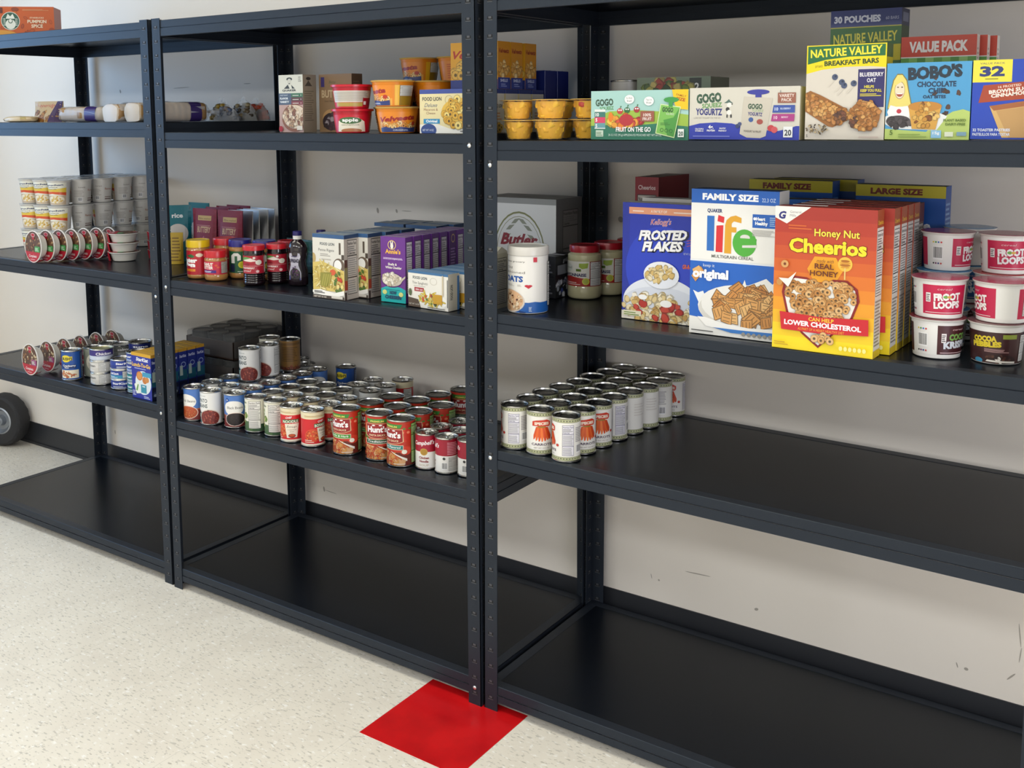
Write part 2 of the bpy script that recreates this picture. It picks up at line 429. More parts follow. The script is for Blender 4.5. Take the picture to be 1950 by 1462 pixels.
# ---------------------------------------------------------------- shelving units
W_M, W_L, W_R, D = 1.2197, 1.1766, 1.2647, .5768
XO = {'L': (-.0146 - W_L, .0052, W_L, -.0118), 'M': (0, 0, W_M, -.0064), 'R': (W_M + .0067, .0049, W_R, .0018)}
LEV = {'L': {1: (1.826, 0), 2: (1.5138, 0), 3: (1.0162, 0), 4: (.5992, 0), 5: (.0691, 0)},
       'M': {1: (1.826, 0), 2: (1.4825, .0001), 3: (1.0179, .0048), 4: (.5635, .0078), 5: (.071, .0008)},
       'R': {1: (1.826, 0), 2: (1.4671, .0092), 3: (1.0411, .0026), 4: (.6936, -.0052), 5: (.0682, 0)}}
PW = .0395; BH = .048
def Z(u, k, x):
    z, s = LEV[u][k]; return z + s * (x - XO[u][0]) + .0004 + abs(s) * .06
def unit(u, label, rivets):
    x0, y0, Wd, tl = XO[u]
    root = empty('shelving_unit', (x0, y0, 0)); tag(root, label, 'shelf', 'black steel shelving units')
    sh = lambda p: (p[0] + p[2] * tl, p[1], p[2])
    H = 1.832; T = .0022
    def post(px, py, sx, sy):
        # angle upright: sx, sy = direction of its flanges from the outer corner
        mb = MB()
        def bx(a, b, c, d, e, f, col): mb.box(min(a, d), min(b, e), c, max(a, d), max(b, e), f, col, sh)
        bx(px, py, 0, px + sx * PW, py + sy * T, H, 0)
        bx(px, py, 0, px + sx * T, py + sy * PW, H, 0)
        z = .03; i = 0
        while z < H - .02:
            for ax in (0, 1):
                c = .5 * PW
                for k, (h0, h1, e, m) in enumerate(((0, .0075, .0003, 1), (-.0018, 0, .0006, 2), (.0025, .0075, .0006, 2))):
                    hw = .0075 if k < 2 else .004
                    if ax == 0: 
                        o = py - sy * e
                        bx(px + sx * (c - hw), o, z + h0, px + sx * (c + hw), py + sy * .001, z + h1, m)
                        bx(px + sx * (c - hw), py + sy * (T + e), z + h0, px + sx * (c + hw), py + sy * T * .5, z + h1, m)
                    else:
                        bx(px - sx * e, py + sy * (c - hw), z + h0, px + sx * .001, py + sy * (c + hw), z + h1, m)
                        bx(px + sx * (T + e), py + sy * (c - hw), z + h0, px + sx * T * .5, py + sy * (c + hw), z + h1, m)
            z += .0432
        return mb.build('upright', [BLACK, SLOT, mat('slot_tongue', (0.055, 0.058, 0.066), rough=.35)], root)
    P = [post(0, 0, 1, 1), post(Wd, 0, -1, 1), post(0, D, 1, -1), post(Wd, D, -1, -1)]
    for rx, rz in rivets:
        mb = MB(); mb.lathe([(.0052, 0, 0), (.0052, .0012, 0), (.0035, .0026, 0), (.001, .0030, 0)], 12)
        r = mb.build('rivet', STEEL, P[0] if rx < Wd / 2 else P[1], smooth=40); r.location = (rx + rz * tl, -.0002, rz); r.rotation_euler = (pi / 2, 0, 0); r['label'] = 'bright steel rivet head'
    for k in (1, 2, 3, 4, 5):
        z, s = LEV[u][k]
        zz = lambda p: (p[0] + z * tl, p[1], p[2] + z + s * p[0])
        bh = BH if k < 5 else .043
        def beam(kind):
            mb = MB()
            a, b = .0024, .0034
            if kind == 'f':
                mb.box(a, a, -.022, Wd - a, a + .0016, -.0014, '#111', zz); mb.box(a, a + .0014, -.0016, Wd - a, .03, 0, '#111', zz)
                mb.faces([zz(q) for q in ((a, a, -.0014), (Wd - a, a, -.0014), (Wd - a, a + .0014, 0), (a, a + .0014, 0))], [(0, 1, 2, 3)], '#111')
                mb.box(.004, b + .0016, -.025, Wd - .004, b + .003, -.021, '#111', zz)
                mb.box(.008, a - .0006, -bh, Wd - .008, a + .0010, -.0245, '#111', zz); mb.box(.008, a, -bh, Wd - .008, .016, -bh + .0016, '#111', zz)
            elif kind == 'b':
                mb.box(.004, D - a - .003, -.026, Wd - .004, D - a - .0016, -.020, '#111', zz)
                mb.box(a, D - a - .0016, -.022, Wd - a, D - a, 0, '#111', zz); mb.box(a, D - .03, -.0016, Wd - a, D - a, 0, '#111', zz); mb.box(.008, D - a - .001, -bh, Wd - .008, D - a + .0006, -.0245, '#111', zz); mb.box(.008, D - .016, -bh, Wd - .008, D - a, -bh + .0016, '#111', zz)
            else:
                xx = (lambda q: q) if kind == 'l' else (lambda q: Wd - q)
                def bx(p, q, c, d, e, f): mb.box(min(xx(p), xx(d)), q, c, max(xx(p), xx(d)), e, f, '#111', zz)
                bx(a, .006, -.022, a + .0016, D - .006, -.0002); bx(a, .006, -.0018, .03, D - .006, -.0002); bx(a + .0016, .010, -.026, a + .003, D - .010, -.020); bx(a - .0006, .010, -bh, a + .001, D - .010, -.0245); bx(a, .010, -bh, .014, D - .010, -bh + .0016)
            return mb.build('beam', BLACK, root)
        for q in 'fblr': beam(q)
        mb = MB(); mb.box(.0085, .0085, -.0085, Wd - .0085, D - .0085, -.0008, '#111', zz)
        # the board is notched round the four uprights
        o = mb.build('shelf_board', BOARD, root)
    return root
unit('L', 'leftmost black steel shelving unit, cups and bread on it, beside the wheel', [(W_L - PW / 2, .575), (W_L - PW / 2, .958)])
unit('M', 'middle black steel shelving unit holding pasta boxes and many tins', [(PW / 2, .995), (W_M - PW / 2, 1.455), (W_M - PW / 2, .047)])
unit('R', 'rightmost black steel shelving unit holding cereal boxes and carrot tins', [(PW / 2, 1.408), (PW / 2, .672)])
# ---------------------------------------------------------------- builders for goods
def carton(name, w, d, h, arts, cols, b=.0012, m=None):
    mb = MB(); mb.chamfer_box(w, d, h, b, cols)
    for k, a in arts.items():
        q = .0004
        if k == 'F': a.planar(mb, (-w / 2 + q, -d / 2, q), (1, 0, 0), (0, 0, 1), (0, -1, 0))
        if k == 'R': a.planar(mb, (w / 2, -d / 2 + q, q), (0, 1, 0), (0, 0, 1), (1, 0, 0))
        if k == 'L': a.planar(mb, (-w / 2, d / 2 - q, q), (0, -1, 0), (0, 0, 1), (-1, 0, 0))
        if k == 'T': a.planar(mb, (-w / 2 + q, -d / 2 + q, h), (1, 0, 0), (0, 1, 0), (0, 0, 1))
    # closing flap seam along the top
    mb.box(-w / 2 + .002, -d * .04, h - .0006, w / 2 - .002, d * .04, h + .0005, cols.get('T', cols.get('F', '#ccc')))
    return mb.build(name, m or CARD)

def tin(r, h, art, lid='tab', metal=TIN, lidmat=None, name='food_can'):
    root = empty(name)
    mb = MB(); e = .0016
    mb.lathe([(r - .003, .0012, 0), (r - .0008, 0, 0), (r + .0006, .0012, 0), (r + .0006, .003, 0), (r - e, .0045, 0), (r - e, h - .0045, 0), (r + .0006, h - .003, 0), (r + .0008, h - .0012, 0), (r - .0006, h, 0), (r - .0022, h - .0008, 0), (r - .0030, h - .0045, 0)], 40, cap1=False)
    mb.build('tin_body', metal, root, smooth=40)
    mb = MB(); art.wrap(mb, r - .0012, r - .0012, .0046); mb.build('paper_label', PAPER, root)
    mb = MB(); q = h - .0045
    mb.lathe([(r - .0028, q, 0), (r - .0055, q + .0004, 0), (r - .0065, q - .0008, 0), (r * .72, q - .0008, 0), (r * .70, q + .0003, 0), (r * .5, q + .0003, 0), (r * .48, q - .0004, 0), (r * .02, q - .0004, 0)], 40, cap0=False)
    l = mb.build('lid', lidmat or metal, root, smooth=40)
    if lid == 'tab':
        mb = MB(); mb.tube([(cos(a) * .0085, .008 + sin(a) * .010 + .004, q + .0018) for a in [i * 2 * pi / 14 for i in range(15)]], .0014, 6, 0)
        mb.lathe([(.0035, q - .0004, 0), (.0035, q + .0016, 0), (.002, q + .0022, 0)], 10, fn=lambda p: (p[0], p[1] + .001, p[2])); mb.build('pull_tab', TIN, l, smooth=40)
    return root

def art_can(r, h, bg): return Art(2 * pi * (r - .0012), h - .0092, bg)
R15, H15 = .0355, .107
RH, HH = .0400, .130
RC, HC = .0322, .098
RT, HT = .0415, .0345

def a_beans(word, cols, seed, base='#4f7cc4'):
    a = art_can(R15, H15, base); a.r(0, 0, 1, .36, '#7a2a2a'); a.r(0, .33, 1, .37, '#b06a4a')
    a.e(.5, .60, .155, .235, '#f6f4ee'); a.e(.40, .86, .032, .065, '#1e4f9a'); a.t('gv', .40, .835, .05, '#fff', b=.03)
    a.t(word, .52, .575, .085, '#2a2a2a', b=.0, w=.24)
    a.e(.52, .24, .16, .22, '#f0d8cc'); a.e(.52, .24, .148, .20, cols[0]); a.food(.52, .24, .14, .185, 'bean', 90, cols, .011, seed)
    a.nut(.80, .08, .93, .93); a.bar(.08, .1, .16, .35); a.lines(.06, .5, .2, .9, 9, '#dfe8f6'); return a
def a_pinto():
    a = art_can(R15, H15, '#efefec'); a.t('favorite day market', .44, .885, .035, '#3b4a4a', w=.13)
    a.t('PINTO', .45, .69, .125, '#1f3d42', w=.17, b=.02); a.t('BEANS', .45, .52, .125, '#1f3d42', w=.17, b=.02)
    a.r(.33, 0, .42, .36, '#1d4f5a'); a.p([(.33, .36), (.36, .42), (.40, .38), (.43, .33), (.42, .3), (.33, .3)], '#1d4f5a'); a.lines(.35, .2, .41, .31, 4, '#dfe')
    a.e(.56, .20, .16, .27, '#e4d3c4'); a.e(.56, .19, .15, .25, '#7a2f2a'); a.food(.56, .19, .145, .24, 'bean', 80, ['#a8453a', '#8f3a34', '#b9604e', '#7b2c2a'], .016, 4)
    a.nut(.76, .08, .90, .93); a.bar(.10, .1, .18, .4); a.lines(.06, .5, .2, .9, 9, '#999'); return a
def a_white_gv():
    a = art_can(R15, H15, '#e4e4e0'); a.e(.5, .62, .15, .22, '#f8f8f4'); a.t('Northern Beans', .5, .6, .07, '#333', w=.24); a.e(.5, .25, .15, .2, '#c9b698'); a.food(.5, .25, .14, .18, 'bean', 60, ['#d9c9a8', '#c8b48c'], .014, 6); a.nut(.72, .08, .86, .93); return a
def a_veg():
    a = art_can(R15, H15, '#f1edda'); a.r(0, 0, 1, .22, '#3f5f3f'); a.p([(.30, .22), (.42, .22), (.50, .0), (.62, 0), (.62, .30), (.3, .30)], '#55714a')
    a.food(.44, .50, .09, .26, 'blob', 26, ['#8fae4f', '#b9c86a', '#6f9440', '#d9d28a'], .022, 5); a.e(.40, .30, .05, .1, '#d9d07a')
    a.e(.40, .06, .035, .05, '#e9e4c8'); a.t('Cut Green Beans', .44, .86, .06, '#3b5a34', w=.16, b=.02)
    a.nut(.56, .08, .74, .95, '#f3f0ea'); a.bar(.80, .1, .88, .4); return a
def a_chef(word, sub):
    a = art_can(R15, H15, '#d8232a'); a.r(0, .80, 1, 1, '#efe2bd'); a.lines(.32, .86, .68, .92, 2, '#b9975a'); a.r(0, 0, 1, .05, '#f0e6d4')
    a.e(.44, .30, .11, .2, '#e0502e'); a.food(.44, .26, .1, .16, 'blob', 24, ['#e8632f', '#f08a4a', '#c83a22'], .02, 8)
    a.t('CHEF', .56, .70, .06, '#fff', b=.02, sh=.2, rot=6); a.p([(.46, .55), (.70, .58), (.70, .68), (.46, .66)], '#2f6b38'); a.t(word, .58, .565, .085, '#f6f2e2', w=.22, b=.03, rot=2)
    a.p([(.50, .53), (.70, .55), (.67, .12), (.53, .10)], '#f3ead6'); a.t(sub, .595, .42, .07, '#3c2a20', sh=.25, w=.14); a.t('in tomato & meat', .60, .34, .035, '#3c2a20', w=.12); a.t('sauce', .60, .28, .035, '#3c2a20', w=.06)
    a.e(.60, .17, .05, .06, '#7a2a1c'); a.e(.60, .18, .04, .04, '#c8552a'); a.lines(.33, .09, .46, .2, 2, '#f5d0c0'); a.nut(.76, .08, .90, .78); return a
def a_hunts(flavour, fcol):
    a = art_can(RH, HH, '#c2341f'); a.r(0, .0, 1, .30, '#6b2418')
    for x, c in ((.66, '#d63a22'), (.73, '#c92f1d'), (.30, '#cc3a20')): a.e(x, .70, .075, .16, c); a.e(x - .02, .76, .02, .03, '#f08a66'); a.e(x, .85, .02, .02, '#4f8a34')
    a.e(.68, .34, .07, .1, '#d5402a'); a.e(.30, .40, .06, .12, '#d8432c'); a.food(.35, .55, .06, .1, 'blob', 10, ['#5b8f3c', '#76a84a'], .02, 3)
    a.p([(.38, .86), (.62, .86), (.64, .95), (.36, .95)], '#3f8f3a'); a.t('PREMIUM', .5, .875, .04, '#e8d86a', w=.16, b=.03)
    a.p([(.355, .84), (.645, .84), (.655, .55), (.58, .50), (.5, .485), (.42, .50), (.345, .55)], '#e9cfa0'); a.p([(.36, .83), (.64, .83), (.645, .555), (.58, .51), (.5, .495), (.42, .51), (.355, .555)], '#9c1f22')
    a.e(.46, .80, .02, .015, '#fff'); a.e(.54, .80, .02, .015, '#fff'); a.t("Hunt's", .5, .64, .135, '#fff', b=.04, w=.24); a.t('PASTA SAUCE', .5, .545, .045, '#f3e0b8', w=.19, b=.02)
    a.r(.35, .36, .65, .47, '#f2ead0'); a.r(.355, .37, .645, .46, fcol); a.t(flavour, .5, .395, .05, '#fff', w=.24, sh=.15, b=.01)
    a.p([(.35, .34), (.5, .30), (.68, .12), (.66, .0), (.35, .0)], '#d9a878'); a.food(.47, .15, .15, .17, 'penne', 90, ['#d9803a', '#c8552a', '#e0a050', '#b83a22'], .016, 7)
    a.p([(.50, .33), (.52, .30), (.69, .10), (.69, .16)], '#f1ece0'); a.e(.66, .32, .03, .05, '#f4eedd'); a.lines(.54, .03, .67, .06, 1, '#e8e4dc', ragged=0)
    a.nut(.74, .04, .86, .96, '#9cc46a'); a.lines(.88, .1, .98, .9, 12, '#b9d890'); a.r(.02, .1, .2, .9, '#7fb04f'); a.lines(.04, .14, .18, .86, 12, '#3d5a2a'); return a
def a_camp():
    a = art_can(RC, HC, '#f2f0ec'); a.r(0, .50, 1, 1, '#a81230'); a.t("Campbell's", .5, .72, .13, '#fff', b=.02, sh=.35, w=.32, rot=4); a.e(.5, .50, .055, .11, '#c9a24a'); a.e(.5, .50, .045, .09, '#b48a34')
    a.t('Chicken', .5, .28, .075, '#8d1a22', b=.04, w=.15); a.t('Noodle', .5, .17, .075, '#8d1a22', b=.04, w=.13); a.t('SOUP', .5, .055, .06, '#b9a070', w=.14)
    a.nut(.80, .04, .97, .46, '#eceae6'); a.lines(.78, .55, .97, .95, 8, '#e9a0ae'); a.bar(.70, .08, .78, .3); a.e(.735, .42, .02, .04, '#333'); return a
def a_carrot():
    a = art_can(R15, .111, '#f3f1ea')
    for y0, y1 in ((0, .085), (.915, 1)):
        a.r(0, y0, 1, y1, '#b9bc93'); a.r(0, y0 if y0 > .5 else y1 - .012, 1, y0 + .012 if y0 > .5 else y1, '#8e9270'); a.L += 1
        for i in range(30): x = (i + .5) / 30; a._add([(x - .009, y0 + .055), (x + .009, y0 + .055), (x, y0 + .02)] if y0 > .5 else [(x - .009, y0 + .03), (x + .009, y0 + .03), (x, y0 + .062)], '#2c2f28')
    for i, (x, l) in enumerate(((-.075, .30), (-.05, .33), (-.022, .345), (.006, .35), (.034, .335), (.06, .31), (.082, .29))):
        c = ['#d9541f', '#e8692a', '#dd5a22', '#f07a34', '#d84f1e', '#e2642a', '#c9441c'][i]
        a.p([(.5 + x * .65 - .016, .66), (.5 + x * .65 + .016, .66), (.5 + x * 1.1 + .020, .45), (.5 + x * 1.2 + .008, .66 - l), (.5 + x * 1.2 - .008, .66 - l - .02), (.5 + x * 1.05 - .018, .45)], c)
    a.e(.5, .665, .05, .025, '#9c7a2a'); a.p([(.39, .68), (.39, .79), (.44, .82), (.56, .845), (.60, .80), (.60, .72), (.585, .68)], '#cf3a22'); a.t('SPECIES', .5, .715, .065, '#f6e3cf', b=.06, w=.17, rot=2)
    a.t('CARROTS', .5, .20, .06, '#4a3050', w=.24, b=.02); a.t('NET WT 14.5 OZ', .5, .125, .03, '#8a8078', w=.18)
    a.e(.64, .36, .018, .035, '#c23a2c'); a.nut(.70, .12, .83, .86, '#eceaf2', '#5a5878'); a.lines(.85, .45, .95, .82, 9, '#a9a4a8'); a.bar(.86, .18, .94, .38); a.lines(.05, .45, .2, .8, 5, '#e2ddd6'); return a
def a_bush():
    a = art_can(R15, H15, '#1d4f9c'); a.r(.36, .40, .62, .54, '#12346e'); a.e(.45, .76, .085, .13, '#e8d23a'); a.r(.38, .70, .56, .84, '#e8d23a'); a.t("BUSH'S", .47, .71, .10, '#1a2a1a', b=.04, w=.18)
    a.t('Cranberry', .5, .47, .07, '#fff', b=.02, w=.22); a.t('Beans', .46, .41, .05, '#fff', b=.02); a.r(.34, .04, .66, .34, '#e9e2cc'); a.food(.48, .20, .13, .12, 'bean', 40, ['#c8744a', '#b8603a', '#dd9464'], .018, 2)
    a.r(.70, .02, .95, .98, '#1c2c4c'); a.lines(.72, .06, .93, .94, 14, '#8aa0c4'); return a
def a_grey(word='White Meat'):
    a = art_can(R15, H15, '#8f9488'); a.e(.5, .52, .16, .34, '#d8d4c4'); a.t(word, .5, .60, .09, '#4a4a40', w=.22); a.lines(.38, .28, .62, .52, 6, '#8a867a'); return a
def a_tuna(c0, c1, word, wc='#fff', h=HT):
    a = art_can(RT, h, c0); a.r(0, 0, 1, .42, c1); a.t(word, .5, .52, .28, wc, b=.03, w=.22); a.lines(.40, .08, .60, .34, 2, '#dfe6ee'); a.nut(.66, .06, .76, .95); a.bar(.80, .1, .88, .8); return a
def a_brown():
    a = art_can(R15, H15, '#8a6430'); a.r(0, .86, 1, .95, '#6f4f24'); a.lines(.36, .3, .64, .82, 9, '#5c4220'); a.r(0, 0, 1, .10, '#5a2c1c'); a.food(.5, .1, .2, .06, 'bean', 30, ['#a8552a', '#7a3018'], .012); a.r(.1, .5, .2, .9, '#a07a3c'); return a

# ---- tapered tubs and cups
def tub(name, rt, rb, h, art, lidcol, rim='#f2f0ea', y0=.10, y1=.93, film=False, cup='#f2f1ee'):
    root = empty(name); mb = MB()
    mb.lathe([(rb - .002, 0, cup), (rb, .0015, cup), (rb + (rt - rb) * .02, h * .02, cup), (rt, h * .93, cup), (rt + .002, h * .935, rim), (rt + .004, h * .97, rim), (rt + .003, h * .985, rim), (rt - .002, h * .985, rim)], 40, cap1=False); mb.build('tub', PLASTIC, root, smooth=40)
    if art is not None:
        mb = MB(); ra = rb + (rt - rb) * (y0 * h / (h * .93)); rc = rb + (rt - rb) * (y1 * h * .93 / (h * .93)) ; art.wrap(mb, ra, rc, h * y0); mb.build('printed_sleeve', PAPER, root)
    mb = MB(); 
    if film: mb.lathe([(rt + .0035, h * .985, lidcol), (rt + .0045, h * .992, lidcol), (rt - .003, h, lidcol), (rt * .3, h * .998, lidcol), (.001, h * .998, lidcol)], 40, cap0=False)
    else: mb.lathe([(rt + .0035, h * .90, lidcol), (rt + .005, h * .905, lidcol), (rt + .005, h * .99, lidcol), (rt + .003, h, lidcol), (rt - .003, h, lidcol), (rt - .004, h * .985, lidcol), (.001, h * .985, lidcol)], 40, cap0=False)
    mb.build('lid', PLASTIC if not film else mat('peel_lid_film', attr=True, rough=.22), root, smooth=35)
    return root
def art_tub(rt, rb, h, bg, y0=.10, y1=.93): return Art(2 * pi * rt, h * (y1 * .93 - y0), bg)
def pt(a, rt, rb): return a
def a_cereal(bg, title, lc, lines2=None, dots=('#e8d04a', '#3a9a4a', '#3a6ac8', '#d8343a')):
    a = art_tub(CRT, CRB, CH, '#f2f1ee'); a.r(.36, .02, .66, .98, bg); a.r(.80, .02, 1, .98, bg); a.r(0, .02, .18, .98, bg)
    a.nut(.84, .10, .96, .86); a.bar(.23, .25, .30, .70); a.L += 1
    for i, c in enumerate(dots): a.e(.235 + i * .018, .84, .006, .03, c, 10); a.e(.235 + i * .018, .12, .006, .03, ['#222', '#7a2a6a', '#2a3a8a', '#c22'][i], 10)
    a.t('cereal', .5, .82, .07, '#f2c8cc', w=.09, sh=.2); a.lines(.38, .07, .64, .12, 1, '#f0d0d4')
    if lines2: 
        for (s, y, h, c, wd) in title: a.t(s, .52, y, h, c, b=.06, w=wd, rot=3, out=None)
    else:
        for (s, y, h, c, wd) in title: a.t(s, .52, y, h, c, b=.06, w=wd, rot=3)
    a.r(.385, .42, .415, .72, '#f4ecec'); a.lines(.388, .46, .412, .7, 4, '#222'); return a
CRT, CRB, CH = .0486, .0435, .080

# ---- jars and bottles
def jar(name, r, h, glass, lidcol, art, ly0, ly1, neck=.86, lidr=None, lidh=.17, m=None, ribs=0):
    root = empty(name); mb = MB(); lr = lidr or r * .93; b = h * (1 - lidh)
    prof = [(r * .86, 0, glass), (r * .95, .002, glass), (r, .007, glass)]
    if ribs:
        for i in range(ribs): z = .010 + i * h * .22 / ribs; prof += [(r, z, glass), (r * .955, z + h * .055 / ribs * 2, glass), (r, z + h * .2 / ribs, glass)]
    prof += [(r, h * ly0, glass), (r * .985, h * ly0 + .001, glass), (r * .985, h * ly1 - .001, glass), (r, h * ly1, glass), (r * .97, b * .96, glass), (lr * .93, b, glass), (lr * .92, b + .004, glass)]
    mb.lathe(prof, 40); mb.build('jar', m or mat('glossy_jar', attr=True, rough=.12, coat=.4), root, smooth=45)
    mb = MB(); art.wrap(mb, r * .99, r * .99, h * ly0 + .001); mb.build('label', PAPER, root)
    mb = MB(); n = 48
    def kn(p):
        a = atan2(p[1], p[0]); k = 1 + (.012 if int(round(a / (2 * pi / n))) % 2 else 0); return (p[0] * k, p[1] * k, p[2])
    mb.lathe([(lr, b + .002, lidcol), (lr, b + .004, lidcol), (lr, h - .003, lidcol), (lr * .97, h, lidcol), (lr * .86, h, lidcol), (lr * .85, h - .001, lidcol), (.001, h - .001, lidcol)], n, cap0=True, fn=kn); mb.build('lid', PLASTIC, root, smooth=35)
    return root
def art_jar(r, h, y0, y1, bg): return Art(2 * pi * r * .99, h * (y1 - y0) - .002, bg)

# ---- pouches and bags
def pouch(name, w, d, h, art, col, top=None, m=None, foil=False):
    # standing gusset pouch: fat at the foot, flat crimped seam at the top
    mb = MB(); nx, nz = 8, 9
    def pt(i, k, s):
        x = -w / 2 + w * i / nx; t = k / nz; e = max(0, 1 - (2 * i / nx - 1) ** 4); th = d / 2 * (e * .8 + .2) * (1 - t ** 1.6) * (.7 + .3 * cos(t * 2)) + .0012
        return (x * (1 - .05 * sin(pi * t)), s * th, h * t)
    for s in (-1, 1):
        V = [pt(i, k, s) for k in range(nz + 1) for i in range(nx + 1)]; F = []; C = []
        for k in range(nz):
            for i in range(nx):
                a = k * (nx + 1) + i; f = (a, a + 1, a + nx + 2, a + nx + 1); F.append(f if s < 0 else f[::-1]); C.append(col if not top or k < nz - 1 else top)
        mb.faces(V, F, C)
    for i0 in (0, nx):
        V = [pt(i0, k, s) for k in range(nz + 1) for s in (-1, 1)]; F = [(2 * k, 2 * k + 1, 2 * k + 3, 2 * k + 2) for k in range(nz)]; mb.faces(V, F, col)
    mb.faces([pt(i, nz, s) for i in range(nx + 1) for s in (-1, 1)], [(2 * i, 2 * i + 2, 2 * i + 3, 2 * i + 1) for i in range(nx)], top or col)
    mb.faces([pt(i, 0, s) for i in range(nx + 1) for s in (-1, 1)], [(2 * i, 2 * i + 1, 2 * i + 3, 2 * i + 2) for i in range(nx)], col)
    if art is not None:
        # drape the print over the front skin
        st = art.w / nx; sz = art.h / nz
        for pts, c, L in art.P:
            if not inside(pts, art.w, art.h): pts = clip_rect(pts, art.w, art.h)
            if len(pts) < 3: continue
            for i in range(nx):
                q = clip_x(clip_x(pts, i * st, 1), (i + 1) * st, -1)
                if len(q) < 3: continue
                for k in range(nz):
                    g = clip_half(clip_half(q, lambda p: p[1] - k * sz), lambda p: (k + 1) * sz - p[1])
                    if len(g) < 3: continue
                    A, B, Cc, Dd = (Vector(pt(i, k, -1)), Vector(pt(i + 1, k, -1)), Vector(pt(i + 1, k + 1, -1)), Vector(pt(i, k + 1, -1))); P = []
                    for x, y in g:
                        u, v = x / st - i, y / sz - k; pp = A * (1 - u) * (1 - v) + B * u * (1 - v) + Cc * u * v + Dd * (1 - u) * v; P.append((pp.x, pp.y - .0004 - .00005 * L, pp.z))
                    mb.poly(P, c)
    return mb.build(name, m or mat('printed_pouch_film', attr=True, rough=.36, spec=.3), smooth=50)

def lump(mb, cx, cy, cz, rx, ry, rz, col, seed, irr=.12, nu=14, nv=8, cols=None, flat=True):
    rnd = random.Random(seed); ph = [rnd.random() * 6.28 for _ in range(6)]
    V = []; F = []; C = []
    for k in range(nv + 1):
        t = -pi / 2 + pi * k / nv
        for i in range(nu):
            a = 2 * pi * i / nu; s = 1 + irr * (sin(3 * a + ph[0] + 2 * t) * .5 + sin(5 * a + ph[1]) * .3 + sin(4 * t + ph[2] + a) * .4)
            ct, stt = abs(cos(t)) ** .6 * (1 if cos(t) > 0 else -1), abs(sin(t)) ** .7 * (1 if sin(t) > 0 else -1)
            z = cz + rz * stt * (s if stt > 0 or not flat else 1)
            V.append((cx + rx * ct * cos(a) * s, cy + ry * ct * sin(a) * s, z))
    for k in range(nv):
        for i in range(nu):
            F.append((k * nu + i, k * nu + (i + 1) % nu, (k + 1) * nu + (i + 1) % nu, (k + 1) * nu + i)); C.append(rnd.choice(cols) if cols else col)
    mb.faces(V, F, C)

def bread_bag(L, w, h, bun, seed, band='#3a2a6a', slices=7):
    # sliced loaf in a clear bag, long axis X, with a gathered tail
    root = empty('bread_bag'); mb = MB(); rnd = random.Random(seed)
    for i in range(slices):
        x = -L / 2 + L * (i + .5) / slices; q = L / slices * .47; pts = []
        for a in range(16):
            t = 2 * pi * a / 16; cx, sz = cos(t), sin(t); pts.append((w / 2 * abs(cx) ** .5 * (1 if cx > 0 else -1), h * .46 + h * .46 * abs(sz) ** .55 * (1 if sz > 0 else -1)))
        o = rnd.uniform(-.003, .003); k = len(mb.v)
        V = [(x + dx, y * s + o, .002 + z * s) for dx, s in ((-q, .93), (-q * .8, 1), (q * .8, 1), (q, .93)) for y, z in pts]; F = []; C = []
        for j in range(3):
            for a in range(16): F.append((j * 16 + a, j * 16 + (a + 1) % 16, (j + 1) * 16 + (a + 1) % 16, (j + 1) * 16 + a)); C.append(bun[0])
        F.append(tuple(reversed(range(16)))); C.append(bun[1]); F.append(tuple(48 + a for a in range(16))); C.append(bun[1]); mb.faces(V, F, C)
    mb.build('loaf', FOOD, root, smooth=50)
    mb = MB(); n = 18; rings = [(-L / 2 - .004, .95), (-L / 2 + .01, 1.05), (0, 1.04), (L / 2 - .01, 1.05), (L / 2 + .006, .95), (L / 2 + .03, .45), (L / 2 + .045, .16), (L / 2 + .075, .42)]
    V = []
    for x, s in rings:
        for a in range(n):
            t = 2 * pi * a / n; cx, sz = cos(t), sin(t); wob = 1 + .05 * sin(5 * t + x * 90 + seed)
            V.append((x, w / 2 * s * wob * abs(cx) ** .55 * (1 if cx > 0 else -1), max(.0006, h * .47 + h * .49 * s * wob * abs(sz) ** .6 * (1 if sz > 0 else -1))))
    F = [(j * n + a, j * n + (a + 1) % n, (j + 1) * n + (a + 1) % n, (j + 1) * n + a) for j in range(len(rings) - 1) for a in range(n)] + [tuple(reversed(range(n)))]
    mb.faces(V, F, '#ccc'); mb.build('bag_film', FILM, root, smooth=50)
    mb = MB(); 
    for sx in (-1,):
        V = []
        for x in (L * .12, L * .38):
            for a in range(n):
                t = 2 * pi * a / n; cx, sz = cos(t), sin(t); V.append((x, w / 2 * 1.075 * abs(cx) ** .55 * (1 if cx > 0 else -1), max(.0004, h * .47 + h * .515 * abs(sz) ** .6 * (1 if sz > 0 else -1))))
        mb.faces(V, [(a, (a + 1) % n, n + (a + 1) % n, n + a) for a in range(n)], band)
    mb.build('printed_band', PLASTIC, root, smooth=50)
    mb = MB(); mb.box(L / 2 + .040, -.009, h * .42, L / 2 + .044, .009, h * .56, '#e8e4da'); mb.build('bag_clip', PLASTIC, root)
    return root
